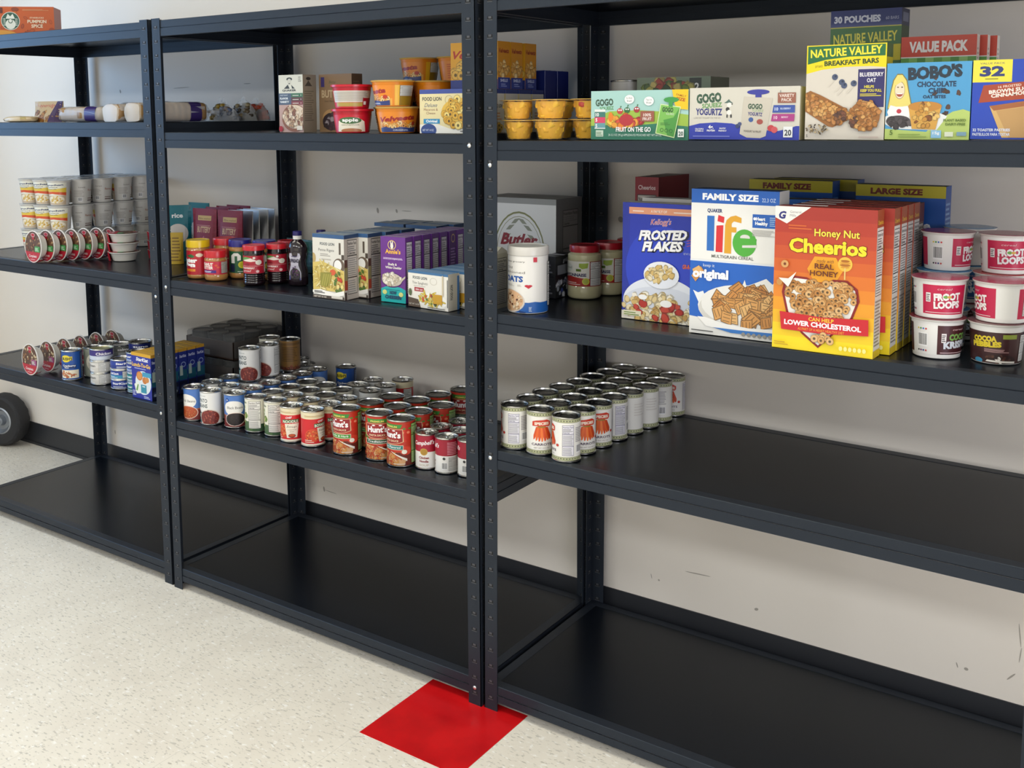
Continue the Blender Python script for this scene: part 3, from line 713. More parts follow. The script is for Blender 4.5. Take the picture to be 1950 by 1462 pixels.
def snack_bag(w, d, h, cols, film, seed, peak=1):
    # clear bag slumped round loose pieces, crimped peak on top
    root = empty('snack_bag'); mb = MB(); rnd = random.Random(seed)
    n = 60
    for i in range(n):
        a, q = rnd.random() * 6.28, rnd.random() ** .5; z = rnd.random() ** 1.4 * h * .62
        k = 1 - .45 * z / (h * .62); lump(mb, w * .42 * q * cos(a) * k, d * .42 * q * sin(a) * k, z + .009, .011, .009, .008, rnd.choice(cols), seed * 100 + i, .2, 7, 5, flat=False)
    p = mb.build('snack_pieces', FOOD, root, smooth=60); p['kind'] = 'stuff'
    mb = MB(); V = []; nv, nu = 9, 20
    for k in range(nv + 1):
        t = k / nv
        for i in range(nu):
            a = 2 * pi * i / nu; s = (1 - t ** 1.5 * .78) * (1 + .07 * sin(3 * a + k * .9 + seed) + .05 * sin(7 * a + k)); f = (1 - t) ** .6 * .94 + .06
            V.append((w / 2 * (s if peak else 1) * cos(a), d / 2 * f * s * sin(a), h * (t ** .85) * (1 + (.12 * cos(2 * a + seed) if k == nv else 0)) + .0006))
    F = [(k * nu + i, k * nu + (i + 1) % nu, (k + 1) * nu + (i + 1) % nu, (k + 1) * nu + i) for k in range(nv) for i in range(nu)] + [tuple(reversed(range(nu)))]
    mb.faces(V, F, '#ccc'); mb.build('bag_film', film, root, smooth=25)
    return root

# ---- microwave bowls in octagonal sleeves
def bowl_meal(c_top, seed):
    # lies lid-up; lid radius .056; rotate to stand on edge
    root = empty('meal_bowl'); R, h = .0575, .034
    def oct(r, k=.06): return [(r * cos(2 * pi * i / 24) * (1 + k * (.5 - abs(((i / 3) % 1) - .5) * 2 * .5)), r * sin(2 * pi * i / 24)) for i in range(24)]
    mb = MB(); mb.lathe([(.037, 0, '#e9e6df'), (.040, .0015, '#e9e6df'), (.050, h * .82, '#efece6'), (.0545, h * .86, '#f4f2ee'), (R, h * .90, '#f4f2ee'), (R, h * .96, '#f4f2ee'), (.05, h * .97, '#f4f2ee')], 24); mb.build('bowl', PLASTIC, root, smooth=40)
    a = Art(.115, .115, None); n = 24
    a.p([(.5 + .497 * cos(2 * pi * i / n), .5 + .497 * sin(2 * pi * i / n)) for i in range(n)], '#f1ece4')
    a.p([(.5 + .47 * cos(2 * pi * i / n), .5 + .47 * sin(2 * pi * i / n)) for i in range(n)], '#5a3a2a')
    a.food(.5, .60, .42, .32, 'blob', 46, c_top, .045, seed)
    a.p([(.5 + .47 * cos(t), .5 + .47 * sin(t)) for t in [radians(q) for q in range(200, 341, 10)]], '#b3162c'); a.p([(.06, .36), (.25, .30), (.5, .27), (.75, .30), (.94, .36), (.9, .26), (.1, .26)], '#b3162c'); a.t('Compleats', .5, .17, .085, '#f6e8e4', sh=.2, b=.01, w=.46); a.lines(.36, .09, .64, .13, 1, '#e9b8b8')
    a.e(.52, .86, .12, .06, '#e8c8c8'); a.e(.52, .86, .10, .048, '#b3162c'); a.r(.46, .72, .60, .80, '#a8142a')
    a.r(.62, .34, .93, .52, '#3f8f4a' if seed < 50 else '#9a4a7a'); a.lines(.65, .38, .86, .49, 3, '#cfe8cc')
    mb = MB(); a.planar(mb, (-.0575, -.0575, h * .97), (1, 0, 0), (0, 1, 0), (0, 0, 1))
    # sleeve flap folded down over the front edge
    for i in range(-3, 3):
        t0, t1 = radians(-90 + i * 11), radians(-90 + (i + 1) * 11)
        mb.poly([(.0582 * cos(t0), .0582 * sin(t0), h * .97), (.0582 * cos(t1), .0582 * sin(t1), h * .97), (.045 * cos(t1), .0588 * sin(t1) * .95 + .002, 0.001), (.045 * cos(t0), .0588 * sin(t0) * .95 + .002, 0.001)][::-1], '#b3162c' if abs(i + .5) > 1 else '#c8283a')
    mb.build('printed_sleeve', PAPER, root)
    return root
# ---------------------------------------------------------------- printed cartons
def side_panel(d, h, bg, nut=True, y0=.3, y1=.95, extra=None):
    a = Art(d, h, bg)
    if nut: a.nut(.12, y0, .88, y1)
    a.lines(.14, .06, .86, y0 - .04, max(3, int(y0 * 24)), '#8a8680', .4, 4)
    return a
def c_frosted():
    w, d, h = .186, .055, .279; a = Art(w, h, '#1c33ae')
    a.r(0, 0, .1, 1, '#1a2f9f'); a.e(.55, .45, .5, .36, '#2340c4'); a.r(.09, .905, 1, .962, '#eba07a'); a.lines(.14, .925, .3, .945, 1, '#fbe6d8'); a.t('A FAMILY OF', .50, .922, .022, '#fbe9dc', b=.02, w=.22); a.lines(.70, .925, .95, .945, 1, '#fbe6d8')
    a.t("Kellogg's", .53, .825, .048, '#c4122e', b=.0, sh=.35, w=.28, rot=3, out='#ffffff')
    a.t('FROSTED', .565, .695, .078, '#0e1440', b=.09, sh=.3, w=.70, rot=3); a.t('FROSTED', .555, .70, .078, '#ffffff', b=.05, sh=.3, w=.66, rot=3)
    a.t('FLAKES', .565, .60, .078, '#0e1440', b=.09, sh=.3, w=.60, rot=3); a.t('FLAKES', .555, .605, .078, '#ffffff', b=.05, sh=.3, w=.56, rot=3)
    for i in range(3): a.p([(.88, .655 + i * .022), (.99, .675 + i * .022), (.99, .680 + i * .022), (.88, .659 + i * .022)], '#d2553a')
    a.t('NET WT 13.5 OZ', .90, .585, .018, '#c9d2f0', w=.12); a.t('GR-R-REAT', .93, .47, .035, '#e0662a', b=.04, sh=.2, w=.2)
    a.e(.55, .16, .53, .22, '#e7ecf7', a0=0, a1=180); a.e(.55, .15, .53, .15, '#d8deec'); a.r(0, 0, 1, .07, '#e4dfd2')
    a.food(.55, .12, .52, .15, 'blob', 90, ['#e6cf98', '#d9b872', '#f0e2bd', '#caa15c', '#f6f0e2'], .05, 3, top=.24); a.food(.5, .13, .4, .1, 'blob', 9, ['#b8322a', '#c84a3a'], .06, 5, top=.2); a.e(.62, .16, .08, .03, '#fbfbfa'); a.e(.30, .2, .06, .022, '#fbfbfa')
    a.r(.03, .03, .28, .075, '#e8e3c8'); a.lines(.04, .035, .26, .07, 2, '#6a8a3a')
    a.e(.55, .40, .24, .115, '#f2f4fa'); a.e(.55, .385, .225, .095, '#e9eefa'); a.food(.55, .40, .2, .07, 'blob', 26, ['#e6cf98', '#d9b872', '#f0e2bd'], .045, 9)
    return carton('cereal_box', w, d, h, {'F': a, 'R': side_panel(d, h, '#1c33ae')}, {'D': '#1c33ae', 'T': '#cfc9bd'})
def c_life():
    w, d, h = .197, .060, .322; a = Art(w, h, '#efeeea')
    a.r(0, .905, 1, 1, '#1b5fb8'); a.t('FAMILY SIZE', .13, .93, .042, '#fff', 'l', .05, w=.64); a.t('22.3 OZ', .81, .928, .026, '#d8e6f8', 'l', 0, w=.15)
    a.t('QUAKER', .19, .845, .024, '#243a6a', 'l', .04, w=.175)
    a.r(.19, .58, .275, .82, '#2b6fc0'); a.p([(.295, .575), (.375, .575), (.38, .76), (.30, .755)], '#d92c34'); a.p([(.31, .785), (.385, .775), (.39, .815), (.32, .828)], '#d92c34')
    a.p([(.395, .57), (.475, .57), (.475, .715), (.53, .715), (.53, .75), (.475, .75), (.475, .775), (.50, .79), (.585, .78), (.585, .815), (.52, .83), (.46, .82), (.415, .795), (.40, .76), (.40, .745)], '#e0a42a')
    a.e(.625, .648, .135, .092, '#4fae3c'); a.e(.63, .685, .055, .02, '#dddcd7'); a.r(.57, .665, .76, .680, '#4fae3c'); a.p([(.60, .632), (.765, .640), (.765, .622), (.60, .616)], '#dddcd7')
    a.t('MULTIGRAIN CEREAL', .49, .535, .022, '#6a6a66', w=.48, b=.01); a.r(.71, .755, .985, .845, '#1b5fb8'); a.t('Heart', .80, .805, .022, '#fff', b=.04, w=.10); a.t('Healthy', .81, .775, .022, '#fff', b=.04, w=.14); a.lines(.90, .77, .97, .835, 5, '#9fc0e8'); a.e(.735, .815, .016, .01, '#fff'); a.lines(.71, .70, .985, .745, 5, '#b9b6b0')
    a.r(0, .12, 1, .505, '#1a62c2'); a.r(0, 0, 1, .14, '#ecebe6'); a.p([(0, .12), (.35, .10), (.2, .20), (0, .23)], '#1a62c2'); a.r(0, .505, 1, .515, '#e2e8f0')
    a.p([(.04, .30), (.10, .285), (.16, .30), (.2, .24), (.14, .18), (.09, .24)], '#e9ecef')
    a.e(.66, .20, .56, .165, '#e9e8e4'); a.e(.66, .185, .55, .145, '#d4d2cc'); a.e(.66, .215, .52, .145, '#e9e8e4'); a.p([(.60, .34), (.64, .40), (.66, .36), (.74, .38), (.88, .42), (.95, .385), (1, .42), (1, .33), (.8, .30)], '#e9e8e4')
    a.food(.70, .215, .42, .13, 'square', 62, ['#d9a05c', '#c98a46', '#e0b070', '#bd7c3c', '#cf9450'], .085, 11)
    a.p([(.10, .12), (.2, .06), (.5, .035), (.9, .04), (1, .06), (1, .085), (.7, .075), (.4, .09), (.2, .12)], '#f5f4f0'); a.p([(.28, .055), (.5, .03), (1, .035), (1, .06), (.6, .055)], '#3a7cc8'); a.p([(.02, .40), (.13, .47), (.17, .44), (.07, .36)], '#c98f4c')
    a.p([(.03, .445), (.11, .475), (.15, .435), (.06, .40)], '#e0b070'); a.lines(.03, .02, .3, .035, 1, '#555'); a.L += 1
    for i in range(6): a.e(.64 + i * .06, .03, .022, .014, '#9a9892', 10)
    a.t('keep it', .16, .47, .022, '#dfeaf8', 'l'); a.t('original', .035, .395, .06, '#fff', 'l', .05, w=.42)
    s = Art(d, h, '#e9e7e1'); s.t('life', .5, .82, .05, '#6a655c', rot=90, b=.04); s.nut(.1, .2, .9, .7)
    return carton('cereal_box', w, d, h, {'F': a, 'R': s}, {'D': '#efeeea', 'T': '#2a3d5c'})
def c_honey(front='full'):
    w, d, h = .203, .046, .296; a = Art(w, h, '#b0402a'); 
    for i, c in enumerate(['#a93226', '#b53a28', '#c0452a', '#cb532a', '#d6642a', '#e0772a', '#e88a2a', '#eda028', '#f2b826', '#f6cf22', '#f7dc1e']): a.r(0, 1 - (i + 1) / 11 if i < 10 else 0, 1, 1 - i / 11, c)
    a.p([(0, .92), (0, 1), (.36, 1), (.12, .88)], '#f2efe8'); a.t('G', .075, .915, .05, '#2a2f7a', b=.05, sh=.2); a.t('General', .15, .955, .018, '#8a8a92', 'l'); a.t('Mills', .15, .93, .018, '#8a8a92', 'l')
    a.lines(.14, .845, .38, .885, 2, '#d9662f'); a.t('Honey Nut', .62, .805, .052, '#fbe34a', b=.02, w=.44, out='#7a2418'); a.t('Cheerios', .53, .69, .095, '#fbe12c', b=.04, w=.76, out='#7a2418')
    a.p([(.34, .575), (.41, .665), (.62, .665), (.69, .575), (.62, .49), (.41, .49)], '#f0a426'); a.t('made with', .515, .625, .026, '#6a3414', sh=.3, w=.17); 
    a.e(.71, .625, .07, .05, '#f2c04a'); 
    for i in range(4): a.e(.71, .605 + i * .014, .055 - abs(i - 1.5) * .008, .008, '#b06a22' if i % 2 else '#d99a3a')
    a.r(.703, .52, .717, .60, '#e8c87a')
    hp = [(.09, .40), (.11, .47), (.20, .52), (.34, .515), (.47, .465), (.60, .515), (.74, .515), (.84, .46), (.86, .38), (.80, .26), (.64, .15), (.47, .03), (.30, .12), (.14, .26)]
    a.p(hp, '#8c1a1e'); a.p([(.47 + (x - .47) * .93, .30 + (y - .30) * .93) for x, y in hp], '#f2eee6')
    a.food(.34, .39, .21, .105, 'ring', 60, ['#d9a566', '#c98f4c', '#e2b67c', '#bd8242'], .036, 31); a.food(.62, .39, .20, .105, 'ring', 60, ['#d9a566', '#c98f4c', '#e2b67c', '#bd8242'], .036, 41); a.food(.47, .27, .24, .10, 'ring', 60, ['#d9a566', '#c98f4c', '#e2b67c', '#bd8242'], .036, 21); a.e(.12, .60, .038, .026, '#d9a566'); a.e(.12, .60, .014, .01, '#7a3a1c'); a.e(.07, .47, .03, .022, '#c98f4c')
    a.p([(.06, .50), (.16, .50), (.24, .55), (.16, .44)], '#f6f2ea')
    a.t('REAL', .515, .585, .036, '#6a2c12', b=.03, w=.19); a.t('HONEY', .515, .535, .036, '#6a2c12', b=.03, w=.28)
    a.p([(.08, .265), (.10, .14), (.5, .135), (.96, .155), (.955, .265), (.5, .25)], '#cc1f2c'); a.t('CAN HELP', .50, .218, .026, '#f8c83a', b=.03, w=.25); a.t('LOWER CHOLESTEROL', .51, .178, .034, '#fff', b=.04, w=.76); a.t('AS PART OF A HEART HEALTHY DIET', .5, .148, .018, '#f0a43a', b=.01, w=.46)
    a.food(.5, .10, .12, .025, 'ring', 8, ['#d9a566', '#e2b67c'], .035, 4); a.lines(.03, .03, .18, .06, 2, '#c8a020'); a.L += 1
    for i in range(6): a.e(.70 + i * .045, .05, .018, .016, '#f0e890', 10)
    s = Art(d, h, '#e9e5de'); s.r(0, .88, 1, 1, '#a8502a'); s.t('Cheerios', .5, .90, .03, '#f0c03a', w=.8, b=.02); s.nut(.06, .42, .94, .86); s.lines(.08, .08, .92, .40, 14, '#98928a'); s.r(0, 0, 1, .05, '#e8c830')
    return carton('cereal_box', w, d, h, {'F': a, 'R': s}, {'F': '#c04a28', 'R': '#e9e5de', 'T': '#7a2a20', 'D': '#c04a28', 'B': '#b03c28', 'E': '#b4543a'})
def c_redcheer():
    w, d, h = .066, .19, .325; a = Art(w, h, '#8f1428'); a.t('Cheerios', .5, .90, .036, '#f0dada', b=.02, w=.74); a.nut(.1, .30, .9, .86, '#cfc8c0')
    s = Art(d, h, '#86101f'); s.t('Cheerios', .5, .70, .1, '#f2d23a', b=.03, w=.8); return carton('cereal_box', w, d, h, {'F': a, 'R': s}, {'D': '#86101f', 'T': '#6a0e1a'})
def c_fam(word):
    w, d, h = (.198, .058, .328) if word == 'FAMILY SIZE' else (.192, .058, .322); a = Art(w, h, '#1c5ab0'); a.r(0, .918, 1, 1, '#cfc02c'); a.t(word, .46, .938, .040, '#7a2018', b=.06, w=.58); a.e(.5, .85, .2, .03, '#3f8fd8'); a.t('crispy rice', .5, .70, .06, '#fff', b=.03, w=.7); a.e(.5, .3, .4, .18, '#f0ece0'); a.food(.5, .32, .36, .13, 'blob', 50, ['#e0b46a', '#c99a4c'], .06, 2)
    s = Art(d, h, '#1a4f9e'); s.lines(.1, .1, .9, .9, 24, '#7fa4d4'); return carton('cereal_box', w, d, h, {'F': a, 'R': s}, {'D': '#1a4f9e', 'T': '#2a2f2a'})
def c_fam2():
    w, d, h = .18, .055, .292; a = Art(w, h, '#1d5fae'); a.t('VALUE SIZE', .5, .91, .045, '#cfc02c', b=.05, w=.7); a.lines(.1, .2, .9, .8, 8, '#3f7fc8'); return carton('cereal_box', w, d, h, {'F': a}, {'D': '#1a4f9e', 'T': '#22365a'})
def c_choco():
    w, d, h = .19, .05, .291; a = Art(w, h, '#7a2c22'); a.r(0, .95, 1, 1, '#8a8078'); a.t('Cheerios', .5, .66, .1, '#f0c83a', b=.04, w=.8); s = Art(d, h, '#8c6a5a'); s.nut(.1, .4, .9, .85, '#cfc6bc'); s.r(0, .86, 1, 1, '#6a2418'); return carton('cereal_box', w, d, h, {'F': a, 'R': s}, {'D': '#7a2c22', 'T': '#7f766e'})

def c_gogo(yog=False):
    w, d, h = .241, .10, .111
    if not yog:
        a = Art(w, h, '#a8d2cc'); a.p([(0, .42), (.2, .58), (.5, .60), (.8, .56), (1, .50), (1, .2), (0, .2)], '#9fbf4a'); a.p([(0, .28), (.2, .30), (.45, .29), (.7, .33), (1, .27), (1, 0), (0, 0)], '#2f7a62')
        a.t('GOGO', .145, .70, .135, '#3f5c4a', b=.05, w=.19, rot=3); a.t('SQUEEZ', .17, .61, .07, '#5f9a5a', b=.03, w=.15, rot=3)
        a.r(.04, .22, .155, .62, '#e8ece8'); a.r(.04, .46, .155, .57, '#3f7a72'); a.r(.04, .34, .155, .46, '#d8436a'); a.r(.04, .24, .155, .34, '#6aa0a8'); 
        for s, y in (('10', .48), ('5', .37), ('5', .25)): a.t(s, .05, y, .07, '#fff', 'l', .03)
        a.r(.055, .06, .135, .19, '#cfe0d0'); a.lines(.06, .08, .13, .17, 3, '#5f8a62')
        for x, c, y in ((.31, '#c2403a', .58), (.385, '#2f6a3a', .60), (.485, '#a8323a', .61)): a.e(x, y, .03, .06, c); a.e(x - .01, y + .02, .008, .016, '#fff', 10); a.e(x + .012, y + .02, .008, .016, '#fff', 10); a.p([(x, y + .05), (x + .018, y + .1), (x + .006, y + .11)], '#3a6a34')
        a.food(.36, .37, .17, .1, 'blob', 22, ['#e8a23a', '#d8503a', '#f0c84a', '#c8383a', '#e8842a'], .045, 3); a.e(.38, .40, .075, .12, '#b8323a'); a.e(.215, .46, .025, .10, '#e8822a')
        for x, y, s1, s2 in ((.41, .82, 'Is that', 'fruit?'), (.61, .78, 'Yup, it is', 'fruit')): a.e(x, y, .05, .09, '#f2f5f4'); a.t(s1, x, y + .01, .04, '#555', w=.06); a.t(s2, x, y - .05, .04, '#555', w=.05)
        a.r(.525, .37, .665, .58, '#9c5a48'); a.t('100%', .595, .475, .06, '#f4e8e2', b=.02, w=.08); a.t('FRUIT', .595, .395, .06, '#f4e8e2', b=.02, w=.09)
        a.p([(.87, .70), (.90, .62), (1, .60), (1, 1), (.84, 1)], '#f0c81e'); a.t('FAMILY', .93, .86, .045, '#b8721a', b=.02, w=.10, rot=-12); a.t('SIZE', .925, .78, .06, '#b8521a', b=.04, w=.09, rot=-12)
        a.p([(.68, .13), (.87, .04), (.93, .66), (.73, .72)], '#d8ecb0'); a.p([(.69, .145), (.865, .06), (.92, .645), (.735, .70)], '#7fbf5a'); a.p([(.80, .06 + .03), (.865, .06), (.92, .645), (.86, .45), (.76, .40)], '#4f9a44'); a.e(.835, .80, .075, .055, '#3f9a4a'); a.r(.81, .66, .85, .80, '#3f9a4a')
        a.t('GOGO', .80, .56, .09, '#2f5a34', b=.05, w=.11, rot=-4); a.t('SQUEEZ', .825, .50, .04, '#e8f4d8', w=.08, rot=-4); a.lines(.73, .30, .83, .36, 2, '#3f7a34'); a.L += 1
        for i in range(3): a.ring(.745 + i * .045, .20 - i * .01, .017, .038, '#2f6a34', .25)
        a.t('FRUIT ON THE GO', .455, .165, .095, '#fff', b=.03, w=.36); a.t('20-3.2 OZ (90 g) APPLESAUCE POUCHES NET WT 64 OZ', .47, .075, .045, '#e4f0ea', w=.55)
        a.r(.905, .06, .965, .22, '#eef2ee'); a.t('20', .935, .09, .085, '#2f5a4a', b=.03, w=.045); cols = {'D': '#bcd8d2', 'F': '#2f7a62', 'R': '#a8d2cc', 'T': '#d8e4de'}
    else:
        a = Art(w, h, '#d8d4c8'); a.p([(0, .26), (.1, .31), (.25, .33), (.40, .31), (.55, .22), (.8, .16), (.92, .22), (.97, .26), (1, .26), (1, 0), (0, 0)], '#2f3fae')
        a.t('GOGO', .185, .72, .17, '#3c5c48', b=.06, w=.235, rot=4); a.t('SQUEEZ', .215, .62, .085, '#6f9f62', b=.04, w=.19, rot=4); a.t('YOGURTZ', .185, .475, .125, '#33387f', b=.04, w=.25, rot=-1); a.t('LOW FAT YOGURT ON THE GO', .17, .40, .035, '#9a968e', w=.25)
        a.p([(.325, .70), (.41, .70), (.385, .735), (.37, .775), (.35, .735)], '#56706a'); a.e(.375, .665, .022, .045, '#f2f0ea'); a.e(.40, .68, .006, .012, '#222'); a.e(.36, .58, .018, .04, '#3a3a3c'); a.r(.35, .42, .362, .48, '#3a3a3c'); a.r(.385, .42, .40, .48, '#3a3a3c'); a.e(.375, .52, .022, .05, '#f0eee8')
        a.p([(.475, .11), (.54, .04), (.66, .03), (.71, .07), (.765, .78), (.51, .82)], '#cfc8ba'); a.e(.635, .90, .10, .05, '#3a3f9f'); a.r(.61, .80, .665, .90, '#3a3f9f'); a.t('GOGO', .61, .585, .095, '#3c5c48', b=.05, w=.13, rot=-2); a.t('SQUEEZ', .635, .53, .045, '#7fae70', w=.10, rot=-3); a.t('YOGURTZ', .61, .455, .065, '#33387f', b=.03, w=.13, rot=-4); a.e(.575, .38, .022, .045, '#3f5f9f'); a.e(.655, .34, .028, .05, '#a8524a'); a.t('YOGURT & FRUIT', .59, .14, .04, '#7a746a', b=.02, w=.16, rot=-3)
        a.e(.755, .22, .03, .06, '#c8434a'); a.e(.785, .19, .028, .06, '#d85a62'); a.e(.455, .26, .02, .04, '#3a4670'); a.e(.475, .30, .018, .035, '#4a5680')
        a.r(.81, .69, .965, .88, '#9c6250'); a.t('VARIETY', .887, .80, .06, '#f2e6de', b=.02, w=.13); a.t('PACK', .887, .72, .06, '#f2e6de', b=.02, w=.09); a.lines(.83, .88, .835, .99, 1, '#888'); 
        a.p([(.765, .51), (.96, .51), (.96, .65), (.775, .65)], '#3d57a8'); a.t('10', .80, .55, .06, '#dce6fa', b=.02); a.t('BLUEBERRY', .88, .57, .035, '#dce6fa', b=.01, w=.09); a.p([(.755, .35), (.955, .35), (.96, .485), (.765, .485)], '#b03f88'); a.t('10', .795, .39, .06, '#f6dcee', b=.02); a.t('BERRY', .875, .41, .035, '#f6dcee', b=.01, w=.06)
        a.r(.865, .05, .945, .25, '#f2f4f6'); a.t('20', .905, .085, .11, '#3a3f48', b=.03, w=.06); a.t('4g.', .21, .21, .07, '#fff', b=.03, w=.05); a.t('PROTEIN', .21, .155, .035, '#fff', b=.03, w=.075); a.t('CALCIUM &', .10, .19, .03, '#fff', b=.02, w=.08); a.t('VITAMIN D', .10, .15, .03, '#fff', b=.02, w=.08); a.t('PANTRY', .32, .20, .03, '#fff', b=.02, w=.06); a.t('FRIENDLY', .32, .155, .03, '#fff', b=.02, w=.075); a.lines(.04, .055, .40, .085, 1, '#8f9ae0')
        cols = {'D': '#e6e2d6', 'F': '#e6e2d6', 'T': '#cfcabd'}
    return carton('snack_carton', w, d, h, {'F': a}, cols)
def c_nvbar():
    w, d, h = .155, .048, .189; a = Art(w, h, '#d9d2c6'); a.p([(0, .70), (.2, .74), (.5, .765), (.8, .765), (1, .75), (1, 1), (0, 1)], '#f0d90e'); a.p([(.015, .80), (.25, .845), (.55, .87), (.985, .87), (.985, .99), (.015, .99)], '#1f6a3a')
    a.t('NATURE VALLEY', .5, .885, .085, '#f2e23a', b=.03, w=.90, rot=2); a.t('SOFT BAKED', .16, .765, .025, '#7a6a10', w=.10, rot=5); a.t('BREAKFAST BARS', .57, .79, .05, '#2f4a20', b=.04, w=.68, rot=2)
    a.r(.66, .34, .985, .735, '#2f2a66'); a.t('BLUEBERRY', .825, .66, .042, '#f2f0f4', b=.02, w=.29); a.t('OAT', .825, .60, .042, '#f2f0f4', b=.02, w=.11); a.t('HELPS', .80, .54, .028, '#e8d83a', b=.03, w=.12); a.t('KEEP YOU FULL', .825, .50, .028, '#e8d83a', b=.03, w=.26); a.lines(.69, .455, .96, .49, 2, '#e8d83a')
    for x, y in ((.37, .66), (.46, .605), (.49, .57), (.61, .59)): a.e(x, y, .038, .032, '#4a5674'); a.e(x + .008, y + .008, .014, .012, '#2f3850'); a.p([(x - .01, y - .03), (x + .0, y - .032), (x - .07, y - .10), (x - .09, y - .10)], '#d8d0c4')
    a.p([(0, .49), (.06, .52), (.20, .47), (.52, .33), (.56, .28), (.54, .20), (.36, .13), (.30, .14), (0, .30)], '#9c6530')
    for q in range(9): a.food(.03 + q * .058, .40 - q * .022, .085, .088, 'blob', 13, ['#c98f4a', '#b87a38', '#d9a562', '#a86c30', '#c4864a'], .036, q)
    a.e(.76, .25, .19, .155, '#9c6530'); a.food(.76, .255, .18, .15, 'blob', 60, ['#c98f4a', '#b87a38', '#d9a562', '#a86c30', '#c4864a'], .038, 24); a.food(.47, .22, .08, .07, 'blob', 16, ['#5a3a30', '#8a5a34', '#7a4a34'], .03, 8); a.food(.62, .19, .04, .06, 'blob', 8, ['#5a3a30', '#7a4a34'], .03, 9)
    a.food(.16, .11, .15, .05, 'bean', 40, ['#6a5a44', '#c9b48c', '#8a7550', '#3a3026'], .016, 6); a.t('5', .03, .025, .03, '#555', 'l', .02); a.lines(.70, .02, .95, .055, 1, '#c9b8b0')
    s = Art(d, h, '#b8a80e'); s.r(0, .86, 1, 1, '#2f5a2a'); s.lines(.15, .1, .85, .8, 14, '#8f8410'); return carton('snack_carton', w, d, h, {'F': a, 'R': s}, {'D': '#e0cc10', 'F': '#e9e2d6', 'T': '#3f5a2a', 'E': '#d8cf7a'})
def c_nvcrunch():
    w, d, h = .146, .066, .272; a = Art(w, h, '#3a6a3a'); a.r(0, .87, 1, 1, '#3a4478'); a.t('30 POUCHES', .38, .905, .05, '#dfe2ec', b=.05, w=.66); a.t('60 BARS', .87, .915, .025, '#b9bfd4', w=.18); a.r(0, .862, 1, .87, '#b8b04a'); a.t('NATURE VALLEY', .5, .745, .078, '#d8cf4a', b=.02, w=.9, rot=2); a.p([(0, .60), (0, .66), (.3, .70), (.7, .72), (1, .725), (1, .60)], '#c4b41c'); a.t('CRUNCHY', .5, .645, .052, '#3f4a1a', b=.04, w=.52, rot=1)
    s = Art(d, h, '#3f5a30'); s.r(0, .87, 1, 1, '#333a5c'); s.r(.15, .90, .85, .97, '#7f84a0'); s.e(.5, .7, .3, .08, '#7a7a3a'); return carton('snack_carton', w, d, h, {'F': a, 'R': s}, {'D': '#3f5a30', 'T': '#3a3f4c'})
def c_value():
    w, d, h = .144, .030, .208; a = Art(w, h, '#efece6'); a.r(0, .80, 1, 1, '#d2452e'); a.t('VALUE PACK', .5, .85, .10, '#f6efe8', b=.05, w=.78); a.L += 1
    for i in range(9): a._add([(i / 9, .58), ((i + 1) / 9, .58), ((i + 1) / 9, .79), (i / 9, .79)], ['#5f9f44', '#7fb85c', '#4f9038', '#8fc06c'][i % 4])
    a.e(.5, .58, .18, .16, '#c86a4a'); a.e(.5, .56, .15, .13, '#a8c0d8'); a.food(.5, .56, .12, .1, 'penne', 10, ['#e8dcc8', '#c89a5a', '#d8c4a0'], .03, 2)
    s = Art(d, h, '#e8e4dc'); s.lines(.2, .1, .8, .9, 18, '#b0aaa2'); return carton('snack_carton', w, d, h, {'F': a, 'R': s}, {'D': '#e8e4dc', 'T': '#b8b2aa'})
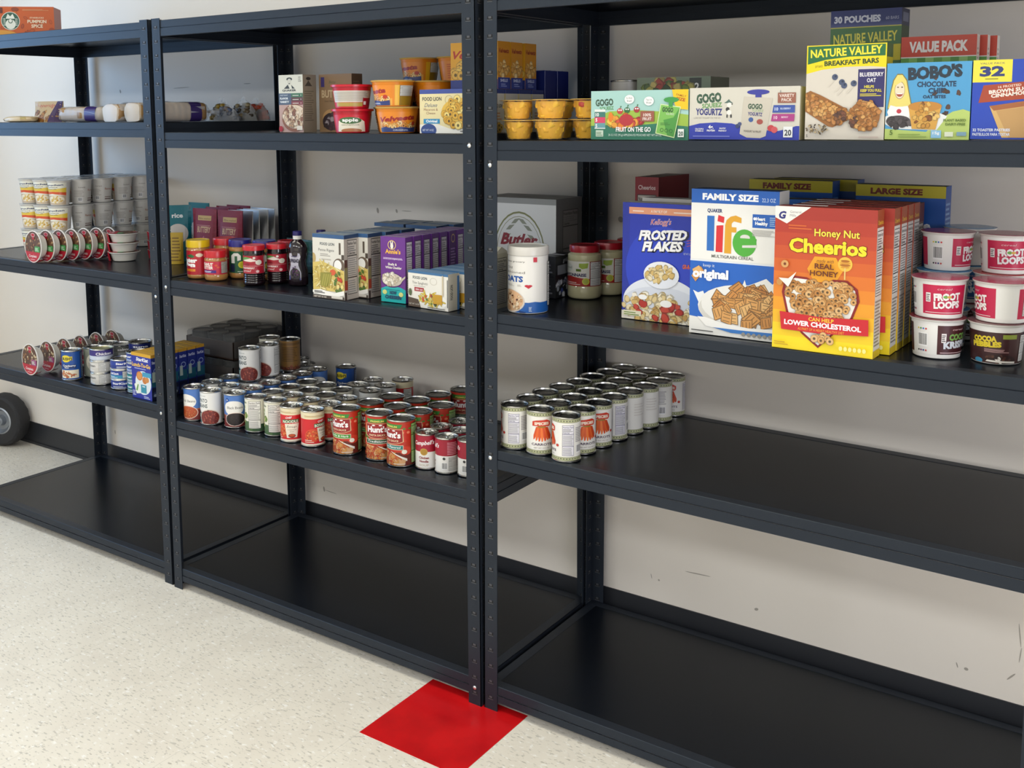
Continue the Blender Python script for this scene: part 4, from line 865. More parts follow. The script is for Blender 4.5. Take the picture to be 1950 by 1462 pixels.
def c_bobo():
    w, d, h = .151, .05, .147; a = Art(w, h, '#4f9fd2'); a.food(.68, .5, .31, .4, 'blob', 13, ['#5a4038', '#4a342c'], .035, 4)
    a.t("BOBO'S", .58, .80, .15, '#1f2f3f', b=.06, w=.64, rot=3); a.t('CHOCOLATE', .60, .685, .068, '#1f3a5a', b=.04, w=.46); a.t('CHIP', .60, .60, .068, '#1f3a5a', b=.04, w=.19); a.t('OAT BITES', .58, .535, .042, '#1f3a5a', b=.04, w=.27)
    a.p([(.68, .28), (.80, .36), (.92, .39), (1, .36), (1, 0), (0, 0), (0, .14), (.5, .10)], '#b9cf72'); a.p([(.0, .30), (.12, .36), (.3, .36), (.66, .34), (.74, .30), (.62, .12), (.1, .14), (0, .2)], '#e9ecec')
    a.p([(.02, .40), (.05, .62), (.08, .78), (.13, .86), (.19, .86), (.25, .78), (.28, .62), (.32, .44), (.24, .40), (.1, .40)], '#8a7a34'); a.p([(.03, .41), (.06, .62), (.09, .77), (.13, .845), (.19, .845), (.24, .77), (.27, .62), (.305, .45), (.24, .42), (.1, .41)], '#e8d878'); a.e(.165, .645, .062, .115, '#8a6a4a'); a.e(.165, .645, .058, .108, '#f0dcc0'); a.p([(.10, .70), (.12, .78), (.165, .83), (.21, .78), (.235, .70), (.19, .76)], '#e8d878'); a.e(.165, .605, .042, .045, '#a8503c', a0=180, a1=360); a.r(.13, .594, .20, .605, '#fff'); a.e(.142, .685, .012, .008, '#5a4a3a', 8); a.e(.192, .685, .012, .008, '#5a4a3a', 8)
    a.p([(.02, .36), (.06, .45), (.13, .43), (.20, .43), (.27, .44), (.31, .34), (.28, .28), (.05, .28)], '#f2f2f2'); a.e(.165, .37, .03, .03, '#c23a4a')
    a.e(.16, .24, .15, .075, '#4a4448'); a.food(.16, .23, .14, .06, 'blob', 14, ['#4f484c', '#5c5558', '#3c363a'], .05, 2); a.p([(.28, .42), (.33, .14), (.61, .13), (.67, .42), (.48, .44)], '#d9a54c'); a.e(.475, .43, .20, .065, '#c4883a'); a.food(.475, .32, .16, .15, 'blob', 26, ['#dfb05a', '#c9913e', '#e8c070', '#8a5426'], .035, 5)
    a.t('PLANT BASED', .83, .235, .032, '#5f7a34', b=.03, w=.26); a.t('DAIRY-FREE', .84, .185, .032, '#5f7a34', b=.03, w=.23); a.t('5', .08, .06, .065, '#5f7a34', b=.02); a.lines(.17, .03, .52, .09, 2, '#93ad55'); a.r(.56, .02, .68, .12, '#8fc4e8'); a.t('15g', .62, .07, .035, '#fff', b=.02, w=.08); a.r(.86, .05, .97, .10, '#7fa4b8'); a.r(.72, .04, .82, .1, '#e0e8d0')
    return carton('snack_carton', w, d, h, {'F': a}, {'D': '#4f9fd2', 'T': '#6fa8cc', 'U': '#b9cf72', 'E': '#7fb0cc'})
def c_pop():
    w, d, h = .19, .06, .146; a = Art(w, h, '#2347b8'); a.r(0, .72, .345, 1, '#efe04a'); a.t('VALUE PACK', .17, .945, .025, '#33406a', w=.22); a.t('32', .17, .80, .12, '#2c3a78', b=.05, w=.22); a.lines(.11, .755, .23, .78, 1, '#7a7a3a')
    a.p([(.06, .46), (.10, .68), (.62, .74), (.60, .52)], '#a8462c'); a.t('16 FROSTED', .33, .655, .03, '#f2d8c8', b=.02, w=.20, rot=6); a.t('BROWN SUGAR', .36, .60, .045, '#f8ece2', b=.04, w=.42, rot=6); a.t('CINNAMON', .33, .545, .045, '#f8ece2', b=.04, w=.32, rot=6)
    a.t('pop', .78, .80, .15, '#fff', b=.10, w=.36, rot=-25, out='#1a2f88'); a.t('tarts', .86, .66, .12, '#fff', b=.10, w=.4, rot=-25, out='#1a2f88')
    a.p([(.16, .42), (1, .55), (1, .02), (.28, .02)], '#d8b070'); a.p([(.16, .42), (1, .58), (1, .52), (.20, .36)], '#a8643a'); a.p([(.22, .36), (1, .50), (1, .02), (.34, .02)], '#c49a62'); a.t('32 TOASTER PASTRIES', .02, .10, .035, '#dfe6fa', 'l', .03, w=.33); a.t('PASTELILLOS PARA TOSTAR', .02, .045, .035, '#dfe6fa', 'l', .03, w=.33); a.t('1.27 OZ (1 LB 11 OZ)', .72, .16, .03, '#f4ead8', w=.36)
    return carton('snack_carton', w, d, h, {'F': a}, {'D': '#2347b8', 'T': '#8a94b8'})
def c_twelve():
    w, d, h = .195, .12, .148; a = Art(w, h, '#7f8f7a'); a.r(.72, .72, .88, .98, '#2f3a34'); a.t('12', .80, .78, .12, '#f2f2ee', b=.03); a.food(.4, .85, .35, .12, 'blob', 26, ['#b9b05a', '#4f6a3a', '#a8443a', '#7a8f3a', '#c8b46a', '#3a4f34'], .07, 5); return carton('snack_carton', w, d, h, {'F': a}, {'D': '#8a8f7c', 'T': '#8f8f80'})

def c_penne():
    w, d, h = .115, .062, .181; a = Art(w, h, '#dedbd2'); a.r(0, .94, 1, 1, '#345a88'); a.t('FOOD LION', .47, .83, .042, '#2f3f4a', b=.03, w=.46); a.t('Penne Rigate', .44, .735, .045, '#4a4f54', w=.50); a.lines(.24, .66, .58, .71, 2, '#9a9690'); a.lines(.28, .60, .60, .64, 1, '#b9b4aa')
    a.e(.02, .62, .08, .08, '#b9a068'); a.r(.84, .70, .90, .88, '#5a5046'); a.e(.83, .52, .18, .12, '#6a5a4c'); a.e(.80, .53, .12, .085, '#efeeea'); a.r(.92, .62, 1, .70, '#4a4038'); a.p([(0, .12), (0, .55), (.3, .58), (.7, .50), (1, .45), (1, .12)], '#d8c06a')
    a.food(.45, .36, .46, .22, 'penne', 70, ['#e8d68a', '#d9c26a', '#efe2a4', '#c9ae54', '#b8a04a'], .05, 3); a.food(.80, .27, .17, .15, 'blob', 12, ['#d8502e', '#c8432a', '#5a7a34', '#e8d68a'], .06, 4); a.e(.65, .42, .09, .045, '#d8603a'); a.p([(.25, .20), (.45, .18), (.62, .42), (.25, .40)], '#8f8a3a')
    for i in range(4): a.p([(.28 + i * .07, .20), (.31 + i * .07, .19), (.40 + i * .07, .38), (.36 + i * .07, .39)], '#a8a04a')
    a.p([(0, .12), (.25, .14), (.7, .10), (1, .15), (1, .08), (.7, .03), (.3, .05), (0, .08)], '#f2f0ea'); a.r(0, 0, 1, .05, '#4a4038'); a.t('NET WT 16 OZ', .24, .012, .024, '#e8e0d4', b=.02, w=.4); a.r(.60, .015, .95, .055, '#d9d4ca'); a.lines(.05, .08, .4, .12, 2, '#555', .7)
    s = Art(d, h, '#b9b0a6'); s.r(0, .94, 1, 1, '#2c4468'); s.nut(.22, .08, .88, .92, '#c4bcb4'); s.r(0, .50, .2, .62, '#5a3c34'); s.r(0, .15, .2, .30, '#a8442e'); s.r(0, .3, .2, .5, '#8a8058'); s.r(0, .0, .14, .12, '#4a3c36')
    return carton('pasta_box', w, d, h, {'F': a, 'R': s}, {'D': '#c4bcb2', 'F': '#efece3', 'T': '#8f9aa4', 'E': '#8f95a0'})
def c_annie():
    w, d, h = .084, .0345, .180; a = Art(w, h, '#6a2f8c'); a.p([(0, 0), (1, 0), (1, .20), (.8, .235), (.5, .25), (.2, .235), (0, .20)], '#1fb4b4')
    a.e(.46, .875, .165, .072, '#e8c87a'); a.e(.46, .875, .14, .06, '#5a2878'); a.e(.46, .86, .06, .045, '#f2ece0'); a.e(.42, .905, .02, .03, '#f2ece0'); a.e(.49, .905, .02, .03, '#f2ece0'); a.t("Annie's", .5, .745, .065, '#f0b84a', b=.04, w=.62); a.lines(.1, .655, .9, .69, 2, '#cfb0e0', ragged=.05); a.t('made with organic pasta', .5, .655, .024, '#e8d8f0', w=.76); a.t('Shells &', .48, .565, .036, '#f2ece6', b=.03, w=.36); a.t('White Cheddar', .52, .515, .036, '#f2ece6', b=.03, w=.66)
    a.e(.45, .34, .43, .115, '#4a2068'); a.e(.45, .345, .41, .10, '#cfc4b4'); a.food(.45, .36, .36, .09, 'blob', 26, ['#efe6d4', '#dfd2bc', '#f6f0e2', '#c9bca4'], .09, 3); a.p([(.85, .37), (1, .42), (1, .39), (.86, .33)], '#cfc4b4'); a.t('NOW', .5, .125, .05, '#1f4a6a', b=.06, w=.28); a.t('CHEESIER!', .5, .055, .05, '#1f4a6a', b=.06, w=.66); a.e(.16, .15, .09, .035, '#d8e08a'); a.e(.82, .13, .09, .035, '#d8e08a'); a.lines(.2, .19, .8, .205, 1, '#1f6a7a')
    s = Art(d, h, '#5f2a7c'); s.nut(.14, .14, .86, .93, '#cfc8cc'); return carton('pasta_box', w, d, h, {'F': a, 'R': s}, {'D': '#5f2a7c', 'T': '#8f7a9c', 'E': '#8a5aa4'})
def c_annie_back():
    w, d, h = .084, .0345, .180; s = Art(d, h, '#4f2068'); s.e(.5, .88, .26, .07, '#b89a6a'); s.e(.5, .88, .2, .05, '#4f2068'); s.lines(.15, .2, .85, .75, 12, '#a07ab8'); return carton('pasta_box', w, d, h, {'R': s}, {'D': '#5f2a7c', 'T': '#8f7a9c'})
def c_spag():
    w, d, h = .142, .044, .097; a = Art(w, h, '#ece8de'); a.r(0, .93, 1, 1, '#3f6f9c'); a.t('FOOD LION', .30, .78, .075, '#33444c', b=.03, w=.36); a.t('Thin Spaghetti', .30, .64, .075, '#6a6a66', w=.39); a.lines(.14, .58, .45, .61, 1, '#a8a49c'); a.r(.16, .44, .40, .55, '#a8323c'); a.t('thin cut', .28, .47, .06, '#f2dede', b=.02, w=.18); a.ring(.64, .76, .09, .1, '#d0cabc', .12)
    a.p([(0, 0), (.32, 0), (.26, .22), (0, .26)], '#5a4a3c'); a.e(.62, .22, .36, .22, '#f2f0e8'); a.food(.60, .27, .30, .17, 'penne', 46, ['#e0c84a', '#e8d66a', '#c9a83a', '#d9bc42'], .04, 2); a.food(.62, .24, .28, .15, 'blob', 14, ['#a8442e', '#3a2a22', '#5f7a34', '#d8502e'], .03, 6); a.r(.64, .16, .86, .42, '#c99a2a'); a.r(.86, .40, .89, .95, '#cfc2a4'); a.e(.06, .40, .04, .1, '#5a6a44'); a.t('NET WT 16 OZ', .16, .06, .045, '#e8e0d4', w=.26); a.lines(.5, .03, .95, .08, 1, '#777'); a.r(.985, .1, 1, .85, '#222')
    s = Art(d, h, '#cfc9bc'); s.t('FOOD LION', .40, .5, .1, '#3a3f44', b=.03, rot=90, w=.9); s.r(.80, 0, 1, .93, '#2f72b4'); return carton('pasta_box', w, d, h, {'F': a, 'R': s}, {'D': '#d8d2c6', 'F': '#ece8de', 'T': '#7a9abc'})
def c_mac():
    w, d, h = .182, .058, .113; a = Art(w, h, '#e6d9a8'); a.r(0, .90, 1, 1, '#3d4f9a'); a.t('FOOD LION', .22, .745, .085, '#33383c', b=.03, w=.34); a.t('Deluxe', .20, .60, .095, '#4a5a7a', sh=.35, w=.23); a.t('Macaroni &', .20, .515, .06, '#8a5a4a', w=.25); a.t('Cheese', .20, .435, .06, '#8a5a4a', w=.16); a.ring(.52, .76, .07, .1, '#b8ac80', .12)
    a.p([(0, 0), (1, 0), (1, .15), (.55, .10), (.3, .22), (0, .20)], '#efeee8'); a.e(.16, .07, .14, .15, '#2f4a8c'); a.t('NET WT 14 OZ', .15, .05, .05, '#e6ecf6', w=.2); a.r(.07, .22, .36, .33, '#2f8fc0'); a.t('Original', .215, .25, .06, '#fff', b=.03, w=.2); a.e(.72, .48, .33, .32, '#e2b84a'); a.food(.72, .48, .32, .31, 'ring', 60, ['#efc95c', '#e2b23e', '#f4dc86', '#d9a534'], .055, 5); a.lines(.72, .04, .98, .1, 1, '#777')
    s = Art(d, h, '#cbc6ba'); s.r(0, .90, 1, 1, '#2c3a78'); s.t('FOOD LION', .5, .58, .08, '#444a4c', b=.03, w=.74); s.lines(.2, .3, .8, .5, 3, '#c08a5a'); s.food(.5, .16, .3, .12, 'ring', 10, ['#d8b04a', '#c89a3a'], .14, 2); return carton('pasta_box', w, d, h, {'F': a, 'R': s}, {'D': '#cbc6ba', 'T': '#3d4f9a', 'F': '#e6d9a8'})
def c_velbox():
    w, d, h = .150, .056, .122; a = Art(w, h, '#e8a82a'); a.t('Velveeta', .5, .66, .17, '#b8321e', b=.03, sh=.3, w=.9); a.food(.5, .38, .45, .18, 'ring', 30, ['#f0c860', '#e8b448'], .08, 2); a.r(0, 0, 1, .20, '#2f3f88')
    s = Art(d, h, '#c8861e'); s.t('Velveeta', .5, .76, .10, '#8a2a16', b=.03, sh=.3, w=.84); s.food(.5, .42, .42, .16, 'blob', 22, ['#e0b060', '#cf9848', '#efcf90'], .16, 3); s.r(0, 0, 1, .24, '#2a3a86'); s.t('SHELLS', .5, .15, .06, '#cfd6ec', w=.6, b=.02); s.lines(.25, .05, .75, .13, 2, '#8f9acc'); return carton('pasta_box', w, d, h, {'F': a, 'R': s}, {'D': '#c8861e', 'T': '#a8701e'})
def c_blue():
    return carton('pasta_box', .14, .062, .168, {}, {'D': '#16256e', 'T': '#1a2a6a', 'R': '#14226a'})
def c_oatmeal():
    w, d, h = .097, .055, .166; a = Art(w, h, '#cfd0c6'); a.r(0, .0, 1, .48, '#b89a94'); a.e(.45, .925, .12, .03, '#2f3434'); a.e(.45, .885, .085, .05, '#c4c4ba'); a.p([(.22, .76), (.45, .86), (.68, .76)], '#33383a'); a.p([(.38, .84), (.52, .84), (.56, .76), (.46, .76)], '#cfd0c6'); a.t('QUAKER', .44, .715, .032, '#3c3f40', b=.04, w=.58); a.lines(.82, .88, .95, .98, 3, '#8f8f88')
    a.r(0, .48, .52, .68, '#4a5a72'); a.t('INSTANT', .22, .635, .024, '#cfd8e2', w=.32); a.t('FLAVOR', .22, .575, .034, '#e2e8ee', b=.04, w=.34); a.t('VARIETY', .24, .515, .034, '#e2e8ee', b=.04, w=.38); a.r(.52, .61, 1, .68, '#3a6a50'); a.r(.52, .54, 1, .61, '#5a3a3c'); a.r(.52, .48, 1, .54, '#7a3440')
    for y in (.635, .565, .50): a.lines(.58, y, .84, y + .025, 1, '#d8d8d0'); a.t('4', .92, y - .005, .03, '#e8e8e0')
    a.e(.64, .25, .52, .24, '#8a5a44'); a.e(.66, .27, .48, .205, '#d9c8b4'); a.food(.66, .28, .45, .18, 'blob', 70, ['#d8bfa4', '#b89678', '#8a5c48', '#e8d8c4'], .07, 3); a.e(.08, .06, .09, .05, '#a8202c'); a.r(.75, .04, .98, .11, '#e2dcd2')
    s = Art(d, h, '#8f8474'); s.e(.42, .93, .18, .028, '#3a3632'); s.p([(.15, .80), (.42, .90), (.7, .80)], '#4a443c'); s.lines(.1, .2, .8, .74, 14, '#6f665a'); return carton('oatmeal_box', w, d, h, {'F': a, 'R': s}, {'D': '#8f8474', 'F': '#cfd0c6', 'T': '#8f8a80'})
def c_butter():
    w, d, h = .127, .046, .167; a = Art(w, h, '#8a6e50'); a.r(.06, .78, .17, .95, '#3c3272'); a.t('Betty', .42, .84, .05, '#4f5a40', sh=.3, w=.22); a.t('BUTTER', .42, .60, .13, '#c4ae8c', b=.03, w=.68); a.t('Swirl Pancake Mix', .42, .52, .03, '#4a3826', w=.5); a.e(.40, .25, .30, .15, '#b08a5c'); a.e(.36, .18, .26, .15, '#2c1c24'); a.food(.36, .18, .24, .13, 'blob', 20, ['#3a2430', '#4a2c34', '#2a1a20', '#9a9098'], .07, 4)
    s = Art(d, h, '#5f4c3a'); s.lines(.15, .2, .85, .9, 16, '#7a664e'); return carton('baking_mix_box', w, d, h, {'F': a, 'R': s}, {'D': '#6a543e', 'F': '#8a6e50', 'T': '#6f5a44'})
def c_starbucks():
    w, d, h = .30, .12, .122; a = Art(w, h, '#c4581e'); a.food(.5, .5, .5, .45, 'bean', 26, ['#ba501a', '#d0661f', '#aa461c'], .03, 3); a.e(.36, .06, .22, .22, '#d89a3a'); a.e(.47, .56, .113, .28, '#e4ebe4'); a.e(.47, .56, .107, .265, '#24594a'); a.e(.47, .46, .06, .155, '#e4ebe4'); a.p([(.415, .63), (.44, .78), (.47, .70), (.50, .78), (.525, .63)], '#e4ebe4'); a.e(.47, .56, .028, .075, '#24594a'); a.e(.47, .565, .020, .055, '#e4ebe4'); a.L += 1
    for sgn in (-1, 1):
        for i in range(4): a.p([(.47 + sgn * .06, .42 + i * .06), (.47 + sgn * .10, .44 + i * .06), (.47 + sgn * .06, .455 + i * .06)], '#e4ebe4')
    a.t('STARBUCKS', .79, .64, .045, '#f2d8b8', b=.02, w=.17); a.t('PUMPKIN', .79, .50, .10, '#f4e2c8', b=.03, w=.23); a.t('SPICE', .79, .36, .10, '#f4e2c8', b=.03, w=.14); a.lines(.62, .88, .95, .93, 2, '#e0a070'); a.e(.53, .92, .045, .06, '#8a3a1a'); a.e(.965, .28, .035, .08, '#9a3f1a'); a.r(.20, .80, .38, .97, '#5a1f1a'); a.p([(.62, .18), (.65, .26), (.68, .17)], '#8a3a1a')
    return carton('coffee_box', w, d, h, {'F': a}, {'D': '#a84a1c', 'T': '#4a2a1c'})
def c_lunch():
    w, d, h = .104, .034, .154; a = Art(w, h, '#1f2f9c'); a.r(0, .93, 1, 1, '#d8a62a'); a.t('StarKist', .55, .83, .075, '#f2f2f6', b=.04, sh=.2, w=.62); a.t('Lunch-To-Go', .5, .70, .085, '#f0c44a', b=.04, w=.94); a.lines(.15, .655, .75, .68, 1, '#cfd6f0'); a.e(.58, .36, .40, .26, '#dfe8ee'); a.e(.40, .50, .16, .10, '#c87a3a'); a.e(.40, .50, .12, .075, '#d89450'); a.e(.66, .42, .12, .075, '#c87a3a'); a.e(.78, .44, .10, .06, '#d08a48'); a.r(.55, .50, 1, .60, '#3f9ac0'); a.p([(.12, .30), (.35, .38), (.42, .12), (.22, .10)], '#e9eee2'); a.p([(.2, .18), (.3, .32), (.34, .3), (.28, .16)], '#5f9a4a'); a.r(.46, .14, .74, .32, '#2f8fa8'); a.t('tuna', .6, .27, .04, '#fff', b=.02); a.lines(.6, .03, .92, .09, 2, '#cfd6f0'); a.lines(.04, .06, .2, .18, 4, '#cfd6f0')
    s = Art(d, h, '#1a2a80'); s.r(0, .93, 1, 1, '#c8962a'); s.t('StarKist', .5, .80, .06, '#cfd4ea', b=.03, rot=0, w=.8); s.e(.55, .64, .3, .06, '#8fa0c8'); s.e(.55, .64, .22, .04, '#1a2a80'); s.r(0, .30, 1, .52, '#14566a'); s.r(.1, .40, .45, .62, '#a8b8b0'); s.r(.0, 0, 1, .28, '#141c3c'); s.food(.5, .16, .4, .1, 'blob', 6, ['#9aa8c0', '#3a4a7a'], .2, 2); return carton('tuna_kit_box', w, d, h, {'F': a, 'R': s}, {'D': '#1a2a80', 'T': '#d0a040'})
def c_case():
    w, d, h = .252, .145, .272; a = Art(w, h, '#dcdede'); a.e(.52, .42, .34, .44, '#7c8052'); a.e(.52, .42, .325, .42, '#dcdede'); a.ring(.52, .42, .30, .39, '#8f9270', .02); a.L += 1
    for sgn in (-1, 1):
        for t in (25, 45, 65): x, y = (.52 + sgn * .25 * cos(radians(t))), .42 + .34 * sin(radians(t)); a.p([(x, y), (x - sgn * .05, y + .05), (x - sgn * .12, y + .06), (x - sgn * .06, y + .005)], '#8a8f80')
    a.t('Butler', .52, .51, .12, '#8c2f3c', b=.04, sh=.3, w=.50); a.r(0, .94, 1, 1, '#8f9292')
    s = Art(d, h, '#6f7070'); s.nut(.25, .30, .85, .88, '#8a8886', '#2a2a2a'); o = carton('shipping_carton', w, d, h, {'F': a, 'R': s}, {'D': '#7a7b7b', 'F': '#dcdede', 'T': '#7c807e'}); return o
def c_milk():
    root = empty('drink_carton'); w, d, h = .068, .064, .150; mb = MB(); mb.chamfer_box(w, d, h, .0012, {'D': '#cfc9b4'})
    s = Art(d, h, '#c4bfa8'); s.nut(.15, .12, .85, .92, '#c9c4b2'); s.planar(mb, (w / 2, -d / 2, 0), (0, 1, 0), (0, 0, 1), (1, 0, 0)); f = Art(w, h, '#d4cfbc'); f.t('SOY', .5, .6, .1, '#5a6a4a', b=.04, w=.6); f.r(.1, .15, .9, .4, '#8fa06a'); f.planar(mb, (-w / 2, -d / 2, 0), (1, 0, 0), (0, 0, 1), (0, -1, 0)); mb.build('carton_body', CARD, root)
    mb = MB(); P = [(-w / 2, -d / 2, h), (w / 2, -d / 2, h), (w / 2, d / 2, h), (-w / 2, d / 2, h), (-w / 2, -.002, h + .016), (w / 2, -.002, h + .016), (w / 2, .002, h + .016), (-w / 2, .002, h + .016)]
    mb.faces(P, [(0, 1, 5, 4), (2, 3, 7, 6), (1, 2, 6, 5), (3, 0, 4, 7), (4, 5, 6, 7), (3, 2, 1, 0)], '#d8d4c2'); mb.build('gable_top', CARD, root); return root
def c_black(top):
    w, d, h = .046, .10, .056; s = Art(d, h, '#16181c'); s.r(.1, .1, .75, .55, '#7a7c80') if top else s.food(.5, .5, .45, .4, 'blob', 22, ['#9aa0a8', '#3a4a8a', '#20242c', '#c8ccd0'], .09, 3)
    s.t('grill' if top else 'mix', .5, .68, .2, '#8a8c90', b=.02, sh=.2); f = Art(w, h, '#1a1c22'); f.lines(.2, .2, .8, .7, 3, '#6a6c74'); return carton('mix_box', w, d, h, {'R': s, 'F': f}, {'D': '#16181c'})
def c_flapbox():
    mb = MB(); mb.chamfer_box(.20, .09, .185, .001, {'D': '#2a2624', 'T': '#1c1a19'}); mb.faces([(.0, -.045, .185), (.1, -.045, .185), (.1, -.07, .198), (.02, -.07, .198), (.0, -.045, .1862), (.1, -.045, .1862), (.1, -.07, .1992), (.02, -.07, .1992)], [(0, 3, 2, 1), (4, 5, 6, 7), (0, 1, 5, 4), (1, 2, 6, 5), (2, 3, 7, 6), (3, 0, 4, 7)], '#2c2826'); return mb.build('shipping_carton', CARD)
def c_tray(w, d, h):
    # shrink-wrapped tray of tins: low cardboard tray, tin tops, grey film
    root = empty('shrink_wrapped_tray'); mb = MB(); t = .003
    mb.box(-w / 2, -d / 2, 0, w / 2, d / 2, t, '#241a16'); 
    for x0, y0, x1, y1 in ((-w / 2, -d / 2, w / 2, -d / 2 + t), (-w / 2, d / 2 - t, w / 2, d / 2), (-w / 2, -d / 2, -w / 2 + t, d / 2), (w / 2 - t, -d / 2, w / 2, d / 2)): mb.box(x0, y0, 0, x1, y1, h * .74, '#3c2a20')
    s = Art(d, h * .7, None); s.r(.12, .1, .4, .42, '#8f8f8c'); s.r(.55, .55, .9, .85, '#2c211c'); s.planar(mb, (w / 2, -d / 2, 0), (0, 1, 0), (0, 0, 1), (1, 0, 0)); f = Art(w, h * .7, None); f.r(.2, .15, .5, .45, '#9a9a96'); f.planar(mb, (-w / 2, -d / 2, 0), (1, 0, 0), (0, 0, 1), (0, -1, 0)); mb.build('cardboard_tray', CARD, root)
    n, m = max(1, int(w / .075)), max(1, int(d / .075))
    for i in range(n):
        for j in range(m):
            mb = MB(); q = min(w / n, d / m) / 2 - .0035; mb.lathe([(q, t, '#3a3c38'), (q, h - .006, '#3a3c38'), (q + .001, h - .004, '#6a6c6a'), (q - .002, h - .003, '#4a4c4d'), (q - .004, h - .006, '#4a4c4d'), (.001, h - .006, '#4a4c4d')], 20, cx=-w / 2 + w * (i + .5) / n, cy=-d / 2 + d * (j + .5) / m); mb.build('wrapped_tin', PLASTIC, root, smooth=40)
    mb = MB(); mb.chamfer_box(w + .004, d + .004, h - .0008, .008, {'D': '#999'}, z=.0008); mb.build('shrink_film', mat('grey_shrink_film', (0.20, 0.20, 0.20), rough=.35, alpha=.32), root, smooth=30); return root
# ================================================================ goods on the shelves
def at(u, k, x, y, up=0): return (x, y, Z(u, k, x) + up)
ORD = ['front', 'second', 'third', 'fourth', 'fifth', 'sixth', 'seventh', 'eighth']

# ---------------- right unit, cereal shelf
put('frosted', c_frosted, at('R', 3, 1.638, .158), 0, 'deep blue cereal box with slanted white lettering and a salmon top band', 'cereal box')
put('life', c_life, at('R', 3, 1.847, .090), -.5, 'tall white and blue cereal box with big four-coloured lettering, front of shelf', 'cereal box')
def c_whitebox(): 
    a = Art(.18, .285, '#dcd8d0'); a.t('crunchy flakes', .5, .6, .06, '#8a3a3a', w=.7); return carton('cereal_box', .18, .05, .285, {'F': a}, {'D': '#d8d4cc', 'T': '#a8a49e'})
put('whitebox', c_whitebox, at('R', 3, 1.648, .232), 0, 'plain pale-topped cereal box behind the deep blue one', 'cereal box')
hy = [(2.054, .0375), (2.072, .092), (2.074, .1415), (2.075, .191), (2.076, .2405)]
hn = ['frontmost red and yellow honey oat cereal box with white corner badge', 'second red and yellow honey oat cereal box, just behind the front one', 'third red and yellow honey oat cereal box counted from the shelf edge', 'fourth red and yellow honey oat cereal box counted from the shelf edge', 'rearmost red and yellow honey oat cereal box, next to the dark brown-red one']
for i, (x, y) in enumerate(hy): put('honey', c_honey, at('R', 3, x, y), -.6 if i == 0 else 0, hn[i], 'cereal box', 'honey oat cereal boxes in a row')
put('choco', c_choco, at('R', 3, 2.078, .300), 0, 'dark brown-red cereal box behind the red and yellow row', 'cereal box')
put('redcheer', c_redcheer, at('R', 3, 1.494, .46), 0, 'dark red cereal box turned sideways against the wall', 'cereal box')
put('fam', lambda: c_fam('FAMILY SIZE'), at('R', 3, 1.868, .385), 0, 'blue cereal box with a yellow FAMILY SIZE band, at the back', 'cereal box', 'blue and yellow cereal boxes at the back')
put('fam', None, at('R', 3, 1.905, .455), 0, 'blue and yellow cereal box tucked behind the FAMILY SIZE one', 'cereal box', 'blue and yellow cereal boxes at the back')
put('large', lambda: c_fam('LARGE SIZE'), at('R', 3, 2.110, .405), 0, 'blue cereal box with a yellow LARGE SIZE band, at the back', 'cereal box', 'blue and yellow cereal boxes at the back')
put('fam2', c_fam2, at('R', 3, 1.872, .275), 0, 'lower blue cereal box in front of the FAMILY SIZE one', 'cereal box')

FL = [('FROOT', .50, .22, '#f6f0f0', .17), ('LOOPS', .24, .22, '#f6f0f0', .17)]
def cup_fl():
    a = a_cereal('#c8174a', FL, '#fff'); a.L += 1; a.e(.505, .60, .014, .045, '#6fae4a', 12); a.e(.53, .60, .014, .045, '#d8a83a', 12); return tub('cereal_cup', CRT, CRB, CH, a, '#b8506a', film=True)
def cup_ck():
    a = a_cereal('#4a1f24', [('COCOA', .52, .20, '#7fae5a', .17), ('KRISPIES', .26, .22, '#dfe4ee', .24)], '#fff'); return tub('cereal_cup', CRT, CRB, CH, a, '#8a2a3a', film=True)
def cup_cp():
    a = art_tub(CRT, CRB, CH, '#3c1a1c'); a.t('COCOA', .40, .70, .16, '#e8d02a', b=.07, w=.15, rot=3); a.t('PEBBLES', .41, .52, .16, '#e8d02a', b=.07, w=.19, rot=3); a.r(.51, .80, .60, .94, '#8fa03a'); a.lines(.40, .36, .56, .48, 3, '#c9a0a0'); a.e(.50, .14, .10, .16, '#2a1212'); a.food(.50, .14, .09, .14, 'blob', 22, ['#4a2a22', '#2f1812', '#f2ece6', '#5f3a2c'], .012, 3); a.e(.36, .06, .03, .08, '#3f8fb8'); a.p([(.41, .05), (.60, .02), (.60, .08), (.42, .11)], '#e8e4de')
    a.nut(.63, .06, .74, .92); a.r(.0, 0, .2, 1, '#f2f0ec'); a.bar(.04, .2, .12, .8); return tub('cereal_cup', CRT, CRB, CH, a, '#7a4a4e', film=True, y0=.03, y1=.93)
def cup_bl():
    a = a_cereal('#1f5f9e', [('FROSTED', .50, .2, '#f2f4f6', .2), ('FLAKES', .26, .2, '#f2f4f6', .18)], '#fff'); return tub('cereal_cup', CRT, CRB, CH, a, '#3f8fc8', film=True)
def cup_gr():
    a = a_cereal('#1f7a3a', [('APPLE', .50, .2, '#f2f4f6', .17), ('JACKS', .26, .2, '#f0d84a', .17)], '#fff'); return tub('cereal_cup', CRT, CRB, CH, a, '#c8323a', film=True)
G = 'cereal cups stacked at the right end'
def cup(key, b, x, y, lv, off, lab): put(key, b, at('R', 3, x, y, lv * (CH + .0003)), face(x, y, off), lab, 'cereal cup', G)
cup('ck', cup_ck, 2.249, .128, 0, 52, 'dark brown cereal cup at the bottom of the front left stack')
cup('fl', cup_fl, 2.250, .128, 1, 12, 'pink-red loops cereal cup on top of the dark brown cup, front left stack')
cup('cp', cup_cp, 2.355, .139, 0, 10, 'brown chocolate cereal cup with yellow lettering, bottom of the front right stack')
cup('fl', None, 2.360, .142, 1, -70, 'pink-red cereal cup showing its facts panel, on the yellow-lettered brown cup')
